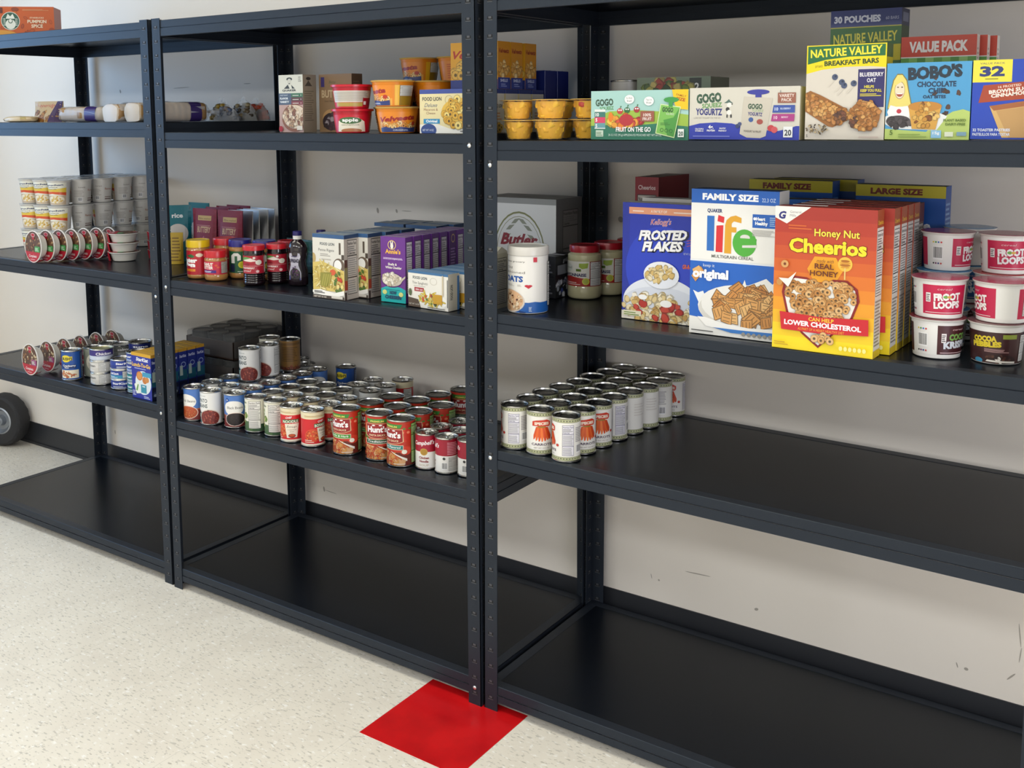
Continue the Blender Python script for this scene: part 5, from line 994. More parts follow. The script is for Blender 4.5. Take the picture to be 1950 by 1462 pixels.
cup('bl', cup_bl, 2.236, .236, 0, -70, 'blue cereal cup at the bottom of the back left stack')
cup('bl', None, 2.236, .236, 1, -80, 'blue-lidded cereal cup in the middle of the back left stack')
cup('fl', None, 2.240, .242, 2, 62, 'pink-red cereal cup topping the back left stack')
cup('gr', cup_gr, 2.342, .250, 0, 45, 'green cereal cup at the bottom of the back right stack')
cup('gr', None, 2.342, .250, 1, 30, 'green and white cereal cup with red lid, middle of the back right stack')
cup('fl', None, 2.348, .254, 2, 5, 'pink-red cereal cup topping the back right stack')
cup('ck', None, 2.262, .350, 0, 0, 'dark cereal cup at the bottom of the rearmost stack')
cup('bl', None, 2.262, .350, 1, 0, 'blue cereal cup in the middle of the rearmost stack')
cup('bl', None, 2.262, .350, 2, -62, 'blue cereal cup topping the rearmost stack, behind the pink-red ones')
cup('bl', None, 2.447, .215, 0, -30, 'blue cereal cup furthest right, beside the brown chocolate cup')

# left end of the cereal shelf
def b_oats():
    r, h = .0500, .165; root = empty('oats_canister'); mb = MB(); mb.lathe([(r - .001, 0, '#d8d4cc'), (r, .002, '#efede8'), (r, h - .022, '#efede8'), (r - .001, h - .02, '#efede8')], 44); mb.build('canister', CARD, root, smooth=40)
    a = Art(2 * pi * r, h - .026, '#efede8'); a.p([(0, 0), (1, 0), (1, .20), (.7, .185), (.65, .20), (.6, .185), (.5, .19), (0, .19)], '#1f5fb0'); a.t('happy grocery', .47, .90, .028, '#4a4a48', b=.01, w=.20); a.t('Old', .42, .78, .045, '#5a5650', w=.07); a.t('Fashioned', .46, .70, .045, '#5a5650', w=.22); a.t('OATS', .46, .555, .10, '#1f57a8', b=.05, w=.19)
    a.lines(.38, .47, .48, .51, 3, '#b8b4ae'); a.lines(.505, .47, .545, .51, 3, '#b8b4ae'); a.e(.585, .485, .018, .02, '#c8283c'); a.e(.61, .485, .018, .02, '#c8283c'); a.p([(.568, .48), (.628, .48), (.598, .435)], '#c8283c'); a.e(.43, .20, .14, .21, '#d8cfc4'); a.e(.43, .21, .128, .19, '#e0b48c'); a.food(.43, .21, .12, .175, 'blob', 70, ['#e8c8a0', '#d9ac80', '#f0dcc0', '#c99a6c'], .013, 3); a.food(.44, .23, .08, .1, 'blob', 9, ['#5a2a1c', '#8a4a2c'], .009, 6); a.p([(.52, .04), (.58, .02), (.57, .0), (.53, .0)], '#123a78'); a.lines(.60, .03, .625, .12, 4, '#cfe0f4'); a.r(.635, .91, .665, .995, '#c8203a'); a.nut(.78, .1, .92, .9); a.bar(.1, .3, .18, .6); mb = MB(); a.wrap(mb, r, r, .002, 44); mb.build('printed_wrap', PAPER, root)
    mb = MB(); mb.lathe([(r + .0008, h - .022, '#cfccc4'), (r + .0018, h - .021, '#d8d5cf'), (r + .0018, h - .003, '#d8d5cf'), (r, h, '#d8d5cf'), (r - .004, h, '#c8c5be'), (r - .005, h - .003, '#c8c5be'), (.001, h - .003, '#c8c5be')], 44, cap0=False); mb.build('lid', mat('milky_lid', attr=True, rough=.3), root, smooth=35); return root
put('oats', b_oats, at('R', 3, 1.305, .090), face(1.305, .090, -34), 'tall white oats canister with blue base, beside the right unit upright', 'canister')
put('case', c_case, at('M', 3, 1.087, .455), 0, 'large white shipping carton with a green wreath oval, at the back', 'carton')
put('milk', c_milk, at('M', 3, 1.166, .130), 0, 'cream drink carton with gable top, half hidden by the uprights', 'carton')
put('blk0', lambda: c_black(0), at('R', 3, 1.2555, .32), 0, 'small speckled dark box under a black one, left of the mayonnaise', 'box')
put('blk1', lambda: c_black(1), at('R', 3, 1.2555, .32, .0565), 0, 'small black box stacked on the speckled dark one', 'box')
def b_mayo():
    r, h = .0455, .142; a = art_jar(r, h, .24, .72, '#e9e7dc'); a.r(.3, 0, .78, .10, '#b02a24'); a.p([(.30, .1), (.30, .34), (.42, .40), (.55, .33), (.62, .30), (.78, .30), (.78, .1)], '#b02a24'); a.t('MAYONNAISE', .46, .40, .12, '#3a3560', b=.05, w=.26); a.e(.40, .74, .055, .16, '#d8dcd4'); a.t('real', .40, .70, .1, '#5a6a5a', w=.08); a.p([(.52, .92), (.61, .94), (.60, .74), (.55, .70), (.52, .78)], '#9fb83a'); a.r(.49, .60, .54, .70, '#5f7a2a'); a.e(.585, .20, .035, .14, '#d8d04a'); a.e(.585, .20, .024, .10, '#b8c04a'); a.lines(.36, .06, .54, .2, 2, '#f0d0c8'); a.r(.62, .0, .80, 1, '#b02a24'); a.nut(.625, .02, .765, .98); a.bar(.84, .2, .92, .8)
    return jar('mayonnaise_jar', r, h, '#c9c39c', '#a81c28', a, .24, .72, lidh=.14, lidr=.040)
for (x, y), l in zip([(1.327, .340), (1.352, .431), (1.375, .523)], ['cream mayonnaise jar with red lid, frontmost of three', 'cream mayonnaise jar with red lid, middle of three', 'cream mayonnaise jar with red lid, rearmost of three']): put('mayo', b_mayo, at('R', 3, x, y), face(x, y, -26), l, 'jar', 'mayonnaise jars')

# ---------------- right unit, snack shelf
put('gogo', c_gogo, at('R', 2, 1.620, .103), 0, 'green fruit pouch carton with a yellow corner flash', 'snack box')
put('yog', lambda: c_gogo(True), at('R', 2, 1.8635, .103), 0, 'cream and blue yogurt pouch carton with brown VARIETY PACK sign', 'snack box')
put('nvbar', c_nvbar, at('R', 2, 2.0735, .075), 0, 'yellow and green breakfast bar box with blueberry picture', 'snack box')
put('nvc', c_nvcrunch, at('R', 2, 2.060, .268), 0, 'tall green bar box with a navy 30 POUCHES band', 'snack box')
for i, (x, y) in enumerate([(2.207, .245), (2.220, .282), (2.232, .319)]): put('value', c_value, at('R', 2, x, y), 0, ['front white bar box with red VALUE PACK band and green stripes', 'middle VALUE PACK bar box, only its right edge showing', 'rearmost VALUE PACK bar box, only its pale edge showing'][i], 'snack box', 'VALUE PACK bar boxes')
put('bobo', c_bobo, at('R', 2, 2.2285, .075), 0, 'sky blue oat bites box with a blonde woman drawn on it', 'snack box')
put('pop', c_pop, at('R', 2, 2.401, .080), 0, 'royal blue toaster pastry box with yellow 32 corner', 'snack box')
put('twelve', c_twelve, at('R', 2, 1.586, .372), 0, 'grey-green produce picture box marked 12, behind the fruit pouch carton', 'box')
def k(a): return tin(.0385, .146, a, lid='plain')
def b_seas():
    r, h = .0385, .146; a = Art(2 * pi * (r - .0012), h - .0092, '#b9b7b2'); a.t('vegetables', .4, .70, .05, '#3a3a3a', b=.02, w=.2); a.t('mixed', .4, .55, .08, '#333', w=.15); return tin(r, h, a, 'plain')
put('seas', b_seas, at('R', 2, 1.441, .345), face(1.441, .345, -18), 'grey-white tin standing behind the fruit pouch carton', 'can')
def b_fruit(red=False):
    root = empty('fruit_cup'); rt, rb, h = .0420, .030, .0485; mb = MB(); rnd = random.Random(3 + red)
    for lv in range(3):
        for i in range(7 if lv else 6):
            a = 2 * pi * i / (7 if lv else 6) + lv * .4; rr = (rb + (rt - rb) * (lv + .5) / 3) - .0138; lump(mb, rr * cos(a), rr * sin(a), .0115 + lv * .013, .0115, .0115, .0095, rnd.choice(['#f6b800', '#ffc814', '#eeaa00'] if not (red and lv == 2) else ['#c81e28', '#d83a30', '#e8a820']), 31 + i + lv * 20, .22, 7, 5, flat=False)
    mb.lathe([(rb - .003, .003, '#f2b400'), (rt - .0055, h - .005, '#f2b400')], 24); fr = mb.build('fruit_pieces', FOOD, root, smooth=60); fr['kind'] = 'stuff'
    mb = MB(); n = 40
    def fl(p): 
        a = atan2(p[1], p[0]); k = 1 + .012 * cos(10 * a) * (1 - p[2] / h); return (p[0] * k, p[1] * k, p[2])
    mb.lathe([(.002, .001, '#eee'), (rb - .002, .0, '#eee'), (rb, .002, '#eee'), (rt - .001, h - .004, '#eee'), (rt + .0025, h - .002, '#eee'), (rt + .0025, h - .001, '#eee')], n, cap1=False, fn=fl); mb.build('cup', CLEARCUP, root, smooth=50)
    mb = MB(); mb.lathe([(rt + .0027, h - .0018, '#e8bc5a'), (rt + .0027, h - .0005, '#e8bc5a'), (rt - .002, h, '#e4b040'), (.001, h, '#e4b040')], n, cap0=False); mb.build('peel_lid', PLASTIC, root, smooth=35); return root
FG = 'fruit cups in two layers'
for (x, y, lv, red, l) in [(1.286, .078, 0, 0, 'yellow fruit cup, lower layer, next to the upright'), (1.3765, .076, 0, 0, 'yellow fruit cup, lower layer, second from the upright'), (1.449, .132, 0, 0, 'yellow fruit cup, lower layer, beside the fruit pouch carton'), (1.280, .080, 1, 0, 'yellow fruit cup, upper layer, next to the upright'), (1.3735, .082, 1, 0, 'yellow fruit cup, upper layer, tilted lid, middle'), (1.449, .134, 1, 1, 'fruit cup with red cherry pieces, upper layer, by the pouch carton'), (1.343, .178, 0, 0, 'yellow fruit cup behind the front pair, lower layer'), (1.343, .178, 1, 0, 'yellow fruit cup behind the front pair, upper layer')]:
    put('fruit%d' % red, (lambda r=red: b_fruit(bool(r))), at('R', 2, x, y, lv * .0487), 20 * lv, l, 'fruit cup', FG)

# ---------------- right unit, carrot tins
xs = [(1.281, 1.281, 1.284, 1.292, 1.303, 1.306, 1.318, 1.330), (1.357, 1.364, 1.370, 1.3755, 1.385, 1.389, 1.399, 1.406), (1.4385, 1.446, 1.4525, 1.462, 1.472, 1.478, 1.484)]
carr = [[(x, (.066, .066, .1305)[f] + .0729 * i) for i, x in enumerate(c)] for f, c in enumerate(xs)]
offs = {(0, 0): -100, (1, 0): 5, (2, 0): 22, (2, 1): 12, (2, 2): -66, (2, 3): 180, (2, 4): 165, (2, 5): -130, (2, 6): -20}
names = ['left', 'middle', 'right']
def b_carrot(): return tin(R15, .111, a_carrot(), lid='plain', lidmat=TINDARK)
put('carrot', b_carrot, at('R', 4, 1.4365, .0565), face(1.4365, .0565, -88), 'white carrot tin nearest the shelf edge, turned to its facts panel', 'can', 'white carrot tins')
for f in range(3):
    for i, (x, y) in enumerate(carr[f]): put('carrot', b_carrot, at('R', 4, x, y), face(x, y, offs.get((f, i), 25 * i + 60 * f)), 'white carrot tin with olive bands, %s in the %s file' % (ORD[i], names[f]), 'can', 'white carrot tins')

# ---------------- middle unit, snack shelf
put('oatm', c_oatmeal, at('M', 2, .492, .119), 0, 'white and mauve instant oatmeal box with a dark hat emblem', 'box')
put('butter', c_butter, at('M', 2, .608, .178), 0, 'brown baking mix box with a purple corner tab', 'box')
def b_red(front):
    rt, rb, h = .054, .046, .066
    a = Art(2 * pi * rt, h * .70, '#c8142c')
    if front: a.p([(.38, .0), (.40, .62), (.46, .80), (.58, .82), (.64, .60), (.66, 0)], '#e9e2d0'); a.e(.51, .66, .10, .2, '#3f6a3a'); a.t('apple', .51, .60, .2, '#fff', w=.14, b=.03); a.t('cinnamon', .51, .36, .12, '#4a5a3a', w=.16); a.e(.52, .06, .10, .14, '#b0744a'); a.nut(.72, .05, .86, .95)
    else: a.r(.3, .30, .72, .98, '#cfcac0'); a.lines(.32, .40, .7, .94, 7, '#9a948c'); a.r(.34, .05, .60, .28, '#b09a4a'); a.r(.60, .1, .80, .55, '#a8142a'); a.r(.61, .15, .64, .35, '#f0ece8')
    return tub('oat_tub', rt, rb, h, a, '#c8142c', '#c8142c', y0=.06, y1=.86, cup='#c8142c')
put('red1', lambda: b_red(1), at('M', 2, .735, .085), face(.735, .085, -12), 'red oat tub with cream label, lower of the pair', 'tub')
put('red0', lambda: b_red(0), at('M', 2, .733, .086, .0663), face(.733, .086, 0), 'red oat tub with grey facts panel, stacked on the other red tub', 'tub')
def b_velv():
    rt, rb, h = .0565, .046, .0705; a = Art(2 * pi * rt, h * .76, '#e88a18'); a.r(.30, 0, .70, .34, '#efb04a'); a.t('Velveeta', .49, .56, .24, '#9c1c1c', b=.05, sh=.25, w=.32, rot=4); a.lines(.40, .48, .58, .53, 1, '#c85a1a'); a.food(.50, .34, .18, .12, 'ring', 30, ['#f2b860', '#e89a3a', '#f6d090'], .02, 3); a.p([(.32, 0), (.32, .20), (.38, .26), (.45, .18), (.52, .26), (.60, .20), (.68, .25), (.68, 0)], '#27397a'); a.t('ORIGINAL', .52, .06, .07, '#d8dcea', w=.14, b=.02); a.e(.64, .42, .022, .1, '#b8321e'); a.r(.72, 0, .76, 1, '#f0b81e'); a.r(.76, 0, .92, .45, '#9c7a1e'); a.nut(.76, .46, .92, .98); a.lines(.05, .1, .24, .9, 7, '#d05a1a'); return tub('pasta_cup', rt, rb, h, a, '#f0dcae', rim='#f0c468', film=True, y0=.05, y1=.93, cup='#e88a18')
VG = 'orange macaroni cups'
for x, y, lv, off, l in [(.884, .098, 0, 4, 'orange macaroni cup with blue waves, lower front'), (.868, .100, 1, -75, 'orange macaroni cup showing its facts panel, on the lower front cup'), (.795, .197, 0, 12, 'orange macaroni cup at lower left, partly behind the front one'), (.796, .199, 1, -8, 'orange macaroni cup at upper left, beside the facts panel cup'), (.920, .215, 0, 30, 'orange macaroni cup at lower right, beside the pale macaroni box'), (.920, .215, 1, 40, 'orange macaroni cup at upper right, behind the facts panel cup'),
    (.790, .322, 0, 0, 'orange macaroni cup at the foot of the rear left stack of three'), (.790, .322, 1, 0, 'orange macaroni cup in the middle of the rear left stack of three'), (.790, .322, 2, -62, 'orange macaroni cup on top of the rear left stack of three'), (.912, .340, 0, 0, 'orange macaroni cup at the foot of the rear right stack of three'), (.912, .340, 1, 0, 'orange macaroni cup in the middle of the rear right stack of three'), (.912, .340, 2, 130, 'orange macaroni cup on top of the rear right stack of three')]:
    put('velv', b_velv, at('M', 2, x, y, lv * .0708), face(x, y, off), l, 'pasta cup', VG)
for i, y in enumerate([.092, .158, .224, .290, .356]): put('mac', c_mac, at('M', 2, 1.079, y), 0, 'cream deluxe macaroni box with blue top, %s in its row' % ORD[i], 'pasta box', 'cream macaroni boxes')
for i, y in enumerate([.186, .248, .318]): put('vel', c_velbox, at('M', 2, 1.095, y, .1138), 0, 'golden macaroni box standing on the cream boxes, %s of three' % ['front', 'middle', 'rear'][i], 'pasta box', 'golden macaroni boxes')
for i, y in enumerate([.424, .492]): put('blue', c_blue, at('M', 2, 1.10, y), 0, ['plain dark blue box just behind the golden macaroni boxes', 'plain dark blue box at the rear, nearest the wall'][i], 'box', 'plain dark blue boxes')

# ---------------- middle unit, pasta and spreads shelf
def b_ppan():
    r, h = .0365, .122; a = art_jar(r, h, .10, .74, '#b81c2c'); a.r(.22, 0, .30, 1, '#e8e4e0'); a.p([(.42, .80), (.50, .86), (.56, .78), (.52, .70), (.45, .74)], '#2f6a3a'); a.t('Peter', .46, .52, .17, '#fff', b=.08, w=.26); a.t('Pan', .46, .34, .17, '#fff', b=.08, w=.20); a.r(.36, .14, .56, .24, '#e8922a'); a.t('CREAMY', .46, .16, .06, '#8a2a1a', w=.14); a.e(.62, .82, .05, .08, '#e9d8c0'); a.nut(.74, .05, .88, .95); return jar('peanut_butter_jar', r, h, '#b5824a', '#e0bd14', a, .10, .74, lidh=.20, lidr=.0372)
def b_pb():
    r, h = .0362, .094; a = art_jar(r, h, .20, .66, '#cc2440'); a.t('PEANUT', .42, .68, .22, '#f6eee6', b=.05, w=.20, sh=.05); a.t('BUTTER', .42, .42, .22, '#f6eee6', b=.05, w=.20, sh=.05); a.r(.28, .12, .56, .34, '#4a2a86'); a.t('CREAMY', .42, .16, .12, '#efe8f4', w=.15, b=.03); a.e(.56, .7, .02, .08, '#e05a2a'); a.e(.59, .55, .02, .07, '#e05a2a'); a.nut(.63, .08, .76, .96, '#cfc8bc'); return jar('peanut_butter_jar', r, h, '#b5824a', '#c8202a', a, .20, .66, lidh=.25, lidr=.0362)
def b_jif():
    r, h = .0362, .122; a = art_jar(r, h, .14, .72, '#1f5f3a'); a.p([(.36, .45), (.36, .80), (.41, .92), (.47, .92), (.51, .80), (.51, .60), (.46, .56), (.46, .78), (.42, .78), (.42, .45)], '#efeeea'); a.r(.46, .60, .51, .66, '#efeeea'); a.e(.53, .38, .06, .16, '#d8d02a'); a.e(.53, .38, .04, .11, '#c2b81e'); a.r(.34, .05, .42, .40, '#202a4a'); a.lines(.46, .06, .64, .12, 1, '#cfe0d0'); a.r(.60, .55, .74, .95, '#3f8f4a'); return jar('peanut_butter_jar', r, h, '#b5824a', '#231f80', a, .14, .72, lidh=.19, lidr=.0368)
def b_jelly():
    r, h = .0330, .122; a = art_jar(r, h, .30, .76, '#a8162c'); a.e(.42, .80, .10, .12, '#5f9a4a'); a.p([(.34, .72), (.5, .86), (.60, .70), (.5, .66)], '#e8d8d0'); a.e(.62, .62, .05, .14, '#e2dccf'); a.e(.55, .88, .02, .06, '#e8e0d8'); a.e(.44, .5, .04, .1, '#8a0f22'); a.r(.30, .42, .70, .435, '#e8b0b0'); a.t('STRAWBERRY', .44, .26, .10, '#f4e4e0', b=.03, w=.24); a.t('spread', .43, .10, .13, '#f4e4e0', sh=.3, w=.15); a.e(.60, .12, .025, .08, '#e8c0c0'); a.nut(.72, .04, .84, .96, '#dcd8d0'); return jar('jelly_jar', r, h, '#180a10', '#c01c2a', a, .30, .76, lidh=.14, lidr=.0338, ribs=4)
J = 'spread jars on the middle shelf'
def jr(key, b, x, y, off, l, cat='jar'): put(key, b, at('M', 3, x, y), face(x, y, off), l, cat, J)
jr('ppan', b_ppan, .063, .092, -38, 'peanut butter jar with yellow lid and red label')
jr('pb', b_pb, .146, .092, -22, 'short peanut butter jar with red lid, in front')
jr('jif', b_jif, .176, .168, -2, 'peanut butter jar with dark blue lid and green label')
jr('jelly', b_jelly, .325, .086, -18, 'dark jelly jar with red lid, in front')
jr('jelly', b_jelly, .358, .152, -18, 'dark jelly jar with red lid, second, beside the syrup')
def b_redpb(): return b_pb2('#c8202a')
def b_pb2(c):
    r, h = .0362, .122; a = art_jar(r, h, .14, .74, '#a81c2c'); a.t('nut spread', .5, .5, .14, '#f0e6d8', w=.3); return jar('peanut_butter_jar', r, h, '#b5824a', c, a, .14, .74, lidh=.19, lidr=.0368)
jr('redpb', b_redpb, .098, .172, 0, 'peanut butter jar with red lid, behind the yellow-lidded one')
jr('jif', b_jif, .263, .190, 10, 'peanut butter jar with dark blue lid, behind the front jelly jar')
jr('jelly', b_jelly, .330, .228, 30, 'dark jelly jar with red lid, rearmost of three')
jr('widelid', lambda: b_pb2('#28256e'), .478, .300, 0, 'jar with dark blue lid hidden behind the penne box')
def b_syrup():
    root = empty('syrup_bottle'); mb = MB(); h = .165
    prof = [(.026, 0), (.031, .003), (.032, .02), (.0315, .045), (.026, .068), (.0255, .078), (.030, .096), (.031, .112), (.027, .126), (.018, .136), (.0125, .140), (.0125, .144)]
    sq = lambda p: (p[0] * 1.0, p[1] * .72, p[2])
    mb.lathe([(r, z, '#120b12') for r, z in prof], 36, fn=sq); mb.build('bottle', mat('dark_syrup_bottle', (0.012, 0.006, 0.010), rough=.1, coat=.3), root, smooth=50)
    a = Art(.05, .088, None); a.p([(.08, .05), (.92, .05), (.92, .30), (.76, .56), (.76, .66), (.9, .85), (.85, .97), (.15, .97), (.1, .85), (.24, .66), (.24, .56), (.08, .30)], '#c9c6d8'); a.t('SPREAD', .5, .66, .12, '#2a2340', b=.04, w=.6); a.lines(.3, .85, .7, .92, 1, '#4a4468'); a.food(.5, .32, .26, .2, 'bean', 20, ['#3a1f4a', '#5a2a6a', '#2a1636', '#8a4a8a'], .06, 4); a.p([(.1, .05), (.9, .05), (.9, .12), (.1, .2)], '#3f3f86')
    mb = MB(); 
    for pts, c, L in a.P:
        P = []
        for x, y in pts:
            th = (x - .025) / .032; P.append((.0325 * sin(th), -.0325 * .735 * cos(th) - .0002 - .00005 * L, .014 + y))
        mb.poly(P, c)
    mb.build('label', PAPER, root)
    mb = MB(); mb.lathe([(.0135, .1405, '#efeeec'), (.0140, .151, '#efeeec'), (.0142, .1515, '#241f6a'), (.0142, .163, '#241f6a'), (.0125, .165, '#241f6a'), (.001, .165, '#241f6a')], 28, cap0=False); mb.build('cap', PLASTIC, root, smooth=35); return root
SZ = 'dark syrup bottles'
for x, y, l in [(.448, .150, 'dark syrup bottle with blue and white cap, nearest the jelly jars'), (.487, .212, 'dark syrup bottle with blue and white cap, partly behind the penne box')]: put('syrup', b_syrup, at('M', 3, x, y), face(x, y, -28), l, 'bottle', SZ)
for i, (x, y) in enumerate([(.696, .047), (.728, .112), (.740, .176), (.746, .240)]): put('penne', c_penne, at('M', 3, x, y), 1.6 if i == 0 else .5, 'white penne box with pasta picture, %s in its row' % ORD[i], 'pasta box', 'white penne boxes')
for i, (x, y) in enumerate([(.648, .372), (.772, .372), (.662, .44), (.786, .44)]): put('penne', c_penne, at('M', 3, x, y), 0, 'white pasta box with blue top, %s pair behind the penne row, on its %s' % (['nearer', 'nearer', 'farther', 'farther'][i], ['left', 'right'][i % 2]), 'pasta box', 'white pasta boxes at the back')
for i in range(8):
    if i == 5: put('annieb', c_annie_back, at('M', 3, .891, .089 + .0385 * i), 1, 'purple shells box turned to its emblem side, sixth in its row', 'pasta box', 'purple shells boxes')
    else: put('annie', c_annie, at('M', 3, .886 + .001 * i, .0855 + .0385 * i), 2 if i == 0 else .6, 'purple and teal shells box, %s in its row' % ORD[i], 'pasta box', 'purple shells boxes')
for i, (x, y) in enumerate([(1.026, .0655), (1.062, .120), (1.066, .168), (1.07, .216)]): put('spag', c_spag, at('M', 3, x, y), -5 if i == 0 else -1, 'low white spaghetti box with golden strands, %s in its row' % ORD[i], 'pasta box', 'low white spaghetti boxes')

# ---------------- middle unit, tins
K4 = {'chili': lambda: tin(R15, H15, a_beans('Chili Beans', ['#b8502a', '#d8703a', '#c8602e', '#e08a4a'], 3)), 'black': lambda: tin(R15, H15, a_beans('Black Beans', ['#2a2224', '#3a3030', '#1f1a1c'], 5)),
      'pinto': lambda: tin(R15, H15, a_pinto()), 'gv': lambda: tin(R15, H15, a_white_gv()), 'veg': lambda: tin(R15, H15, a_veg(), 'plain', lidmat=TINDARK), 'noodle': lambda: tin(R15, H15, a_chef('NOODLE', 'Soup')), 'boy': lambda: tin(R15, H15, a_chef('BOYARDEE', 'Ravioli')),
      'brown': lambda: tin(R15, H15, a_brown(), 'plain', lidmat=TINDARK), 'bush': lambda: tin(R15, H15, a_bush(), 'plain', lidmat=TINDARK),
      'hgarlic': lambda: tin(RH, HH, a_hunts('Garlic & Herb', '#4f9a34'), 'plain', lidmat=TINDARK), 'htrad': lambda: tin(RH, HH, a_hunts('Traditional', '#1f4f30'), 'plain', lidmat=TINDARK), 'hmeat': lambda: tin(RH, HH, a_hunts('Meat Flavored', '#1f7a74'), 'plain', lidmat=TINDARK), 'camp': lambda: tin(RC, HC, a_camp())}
TG = 'tins on the middle unit'
def t4(k_, x, y, off, lab, lv=0): put(k_, K4[k_], at('M', 4, x, y, lv * (H15 + .0004)), face(x, y, off), lab, 'can', TG)
desc = {'chili': 'blue chili bean tin', 'black': 'blue black bean tin', 'pinto': 'white pinto bean tin', 'gv': 'white northern bean tin', 'veg': 'cream and green vegetable tin', 'noodle': 'red noodle tin', 'boy': 'red ravioli tin', 'brown': 'brown tin', 'bush': 'dark blue bean tin', 'hgarlic': 'red and green garlic pasta sauce tin', 'htrad': 'red traditional pasta sauce tin', 'hmeat': 'red meat pasta sauce tin', 'camp': 'red and white soup tin'}
files = [
 (.065, [('chili', .056, -48), ('gv', .1325, 0), ('chili', .209, 30)], 'first file from the left upright'),
 (.147, [('pinto', .054, -34), ('gv', .1305, 20)], 'second file from the left upright'),
 (.236, [('black', .074, -10), ('chili', .1485, 60), ('chili', .2230, 0), ('chili', .2975, 20), ('chili', .372, -30), ('chili', .4465, 0)], 'third file from the left upright'),
 (.325, [('veg', .078, -64), ('veg', .1515, 40), ('veg', .226, 0), ('veg', .305, 60)], 'fourth file from the left upright'),
 (.405, [('veg', .083, -62), ('boy', .1575, 30), ('veg', .2315, 0), ('veg', .306, 20)], 'fifth file from the left upright'),
 (.490, [('noodle', .067, -38), ('noodle', .1415, 0), ('veg', .216, 10), ('veg', .2905, 50), ('gv', .365, 10), ('gv', .4395, 40)], 'sixth file from the left upright'),
 (.572, [('boy', .070, 20), ('noodle', .1455, 0), ('boy', .220, 30), ('gv', .3305, 0), ('gv', .405, 20), ('boy', .4935, -90)], 'seventh file from the left upright')]
for x, col, nm in files:
    for i, (k_, y, off) in enumerate(col): t4(k_, x, y, off, '%s, %s in the %s' % (desc[k_], ORD[i], nm))
t4('gv', .157, .207, 0, 'white bean tin right underneath the raised pinto bean tin')
t4('pinto', .155, .214, -30, 'white pinto bean tin raised on another tin, nearer of two', 1)
t4('gv', .160, .284, 0, 'white bean tin underneath the second raised pinto bean tin')
t4('pinto', .163, .291, -62, 'white pinto bean tin raised on another tin, farther of two', 1)
t4('gv', .160, .361, 0, 'white bean tin underneath the raised brown tin')
t4('brown', .166, .388, 0, 'brown tin raised on a white tin, by the rear upright', 1)
t4('gv', .085, .380, 0, 'white bean tin below the dark-topped raised tin')
t4('veg', .085, .372, 0, 'dark-topped raised tin behind the two raised pinto tins', 1)
t4('gv', .150, .478, 0, 'white bean tin by the rear upright')
t4('gv', .077, .525, 0, 'white bean tin in the far left rear corner')
t4('bush', .292, .530, -20, 'dark blue bean tin standing alone against the wall')
for k_, x, y, off, l in [('hgarlic', .703, .074, -38, 'at the front edge, leftmost of its kind'), ('htrad', .813, .088, -10, 'half hidden behind the meat sauce tin in front'), ('hmeat', .8985, .080, -46, 'at the front edge, next to the soup tins'),
    ('hgarlic', .7185, .162, -20, 'second row, behind the leftmost sauce tin'), ('hgarlic', .728, .247, 0, 'third row, leftmost'), ('htrad', .812, .171, 60, 'second row, middle'), ('hmeat', .896, .164, -40, 'second row, nearest the soup tins'), ('htrad', .818, .2545, 20, 'third row, middle'), ('hgarlic', .912, .2495, -56, 'third row, nearest the soup tins'), ('hmeat', .831, .340, 0, 'fourth row, middle'), ('htrad', .862, .427, -8, 'rearmost, nearest the wall')]:
    t4(k_, x, y, off, desc[k_] + ', ' + l)
for x, y, off, l in [(.9745, .097, -16, 'at the front, left of the pair, showing its script'), (1.0415, .098, -98, 'at the front, right of the pair, facts panel showing'), (.975, .164, 0, 'second row, left'), (1.042, .166, 70, 'second row, right'), (.988, .233, 0, 'third row, left'), (1.108, .110, -110, 'half hidden behind the uprights')]: t4('camp', x, y, off, 'red and white soup tin, ' + l)

# ---------------- left unit, top and bread shelf
put('sbx', c_starbucks, at('L', 1, -1.085, .215), 44, 'orange pumpkin spice coffee box on top of the left unit', 'box')
BUN = [('#9c7a4e', '#b09468'), ('#a58456', '#b59a70')]
BG = 'bagged bread loaves on the left unit'
for i, (x, y, rz, L, w, h, l) in enumerate([(-.560, .150, 4, .22, .085, .056, 'clear bag of sliced rolls, middle of the left bread shelf'), (-.475, .345, 2, .24, .09, .072, 'clear bread bag lying behind the sliced rolls'), (-.290, .145, 88, .20, .085, .062, 'clear bread bag with purple band beside the left uprights'), (-.192, .150, 91, .19, .080, .066, 'clear bread bag second from the left uprights'), (-.092, .158, 90, .18, .075, .066, 'pale loaf in a clear bag at the right end of the left bread shelf')]):
    put('bread%d' % i, (lambda L=L, w=w, h=h, i=i: bread_bag(L, w, h, BUN[i % 2], i + 1)), at('L', 2, x, y), rz, l, 'bread bag', BG)
def b_pep():
    w, h = .15, .075; a = Art(w, h, '#b9a27c'); a.t('Pepperidge', .45, .72, .18, '#a83238', sh=.3, w=.8); a.food(.5, .3, .45, .25, 'blob', 18, ['#a8763f', '#b98a50', '#8a5a2c'], .07, 3); a.p([(.7, 0), (1, 0), (1, 1), (.82, 1)], '#3a2350'); return pouch('cookie_bag', w, .07, h, a, '#b9a27c', '#cdbfa4')
put('pep', b_pep, at('L', 2, -.762, .125), 6, 'tan cookie bag with red script lettering on the left bread shelf', 'bag')
put('flat', lambda: (lambda mb: (lump(mb, 0, 0, .011, .085, .04, .011, '#b8a27e', 5, .08, 18, 6, cols=['#b8a27e', '#cbb897', '#a8965f']), mb.build('snack_packet', mat('printed_pouch_film', attr=True, rough=.24), smooth=50))[1])(MB()), at('L', 2, -.835, .055), 4, 'small flat tan and olive snack packet at the left end of the bread shelf', 'bag')
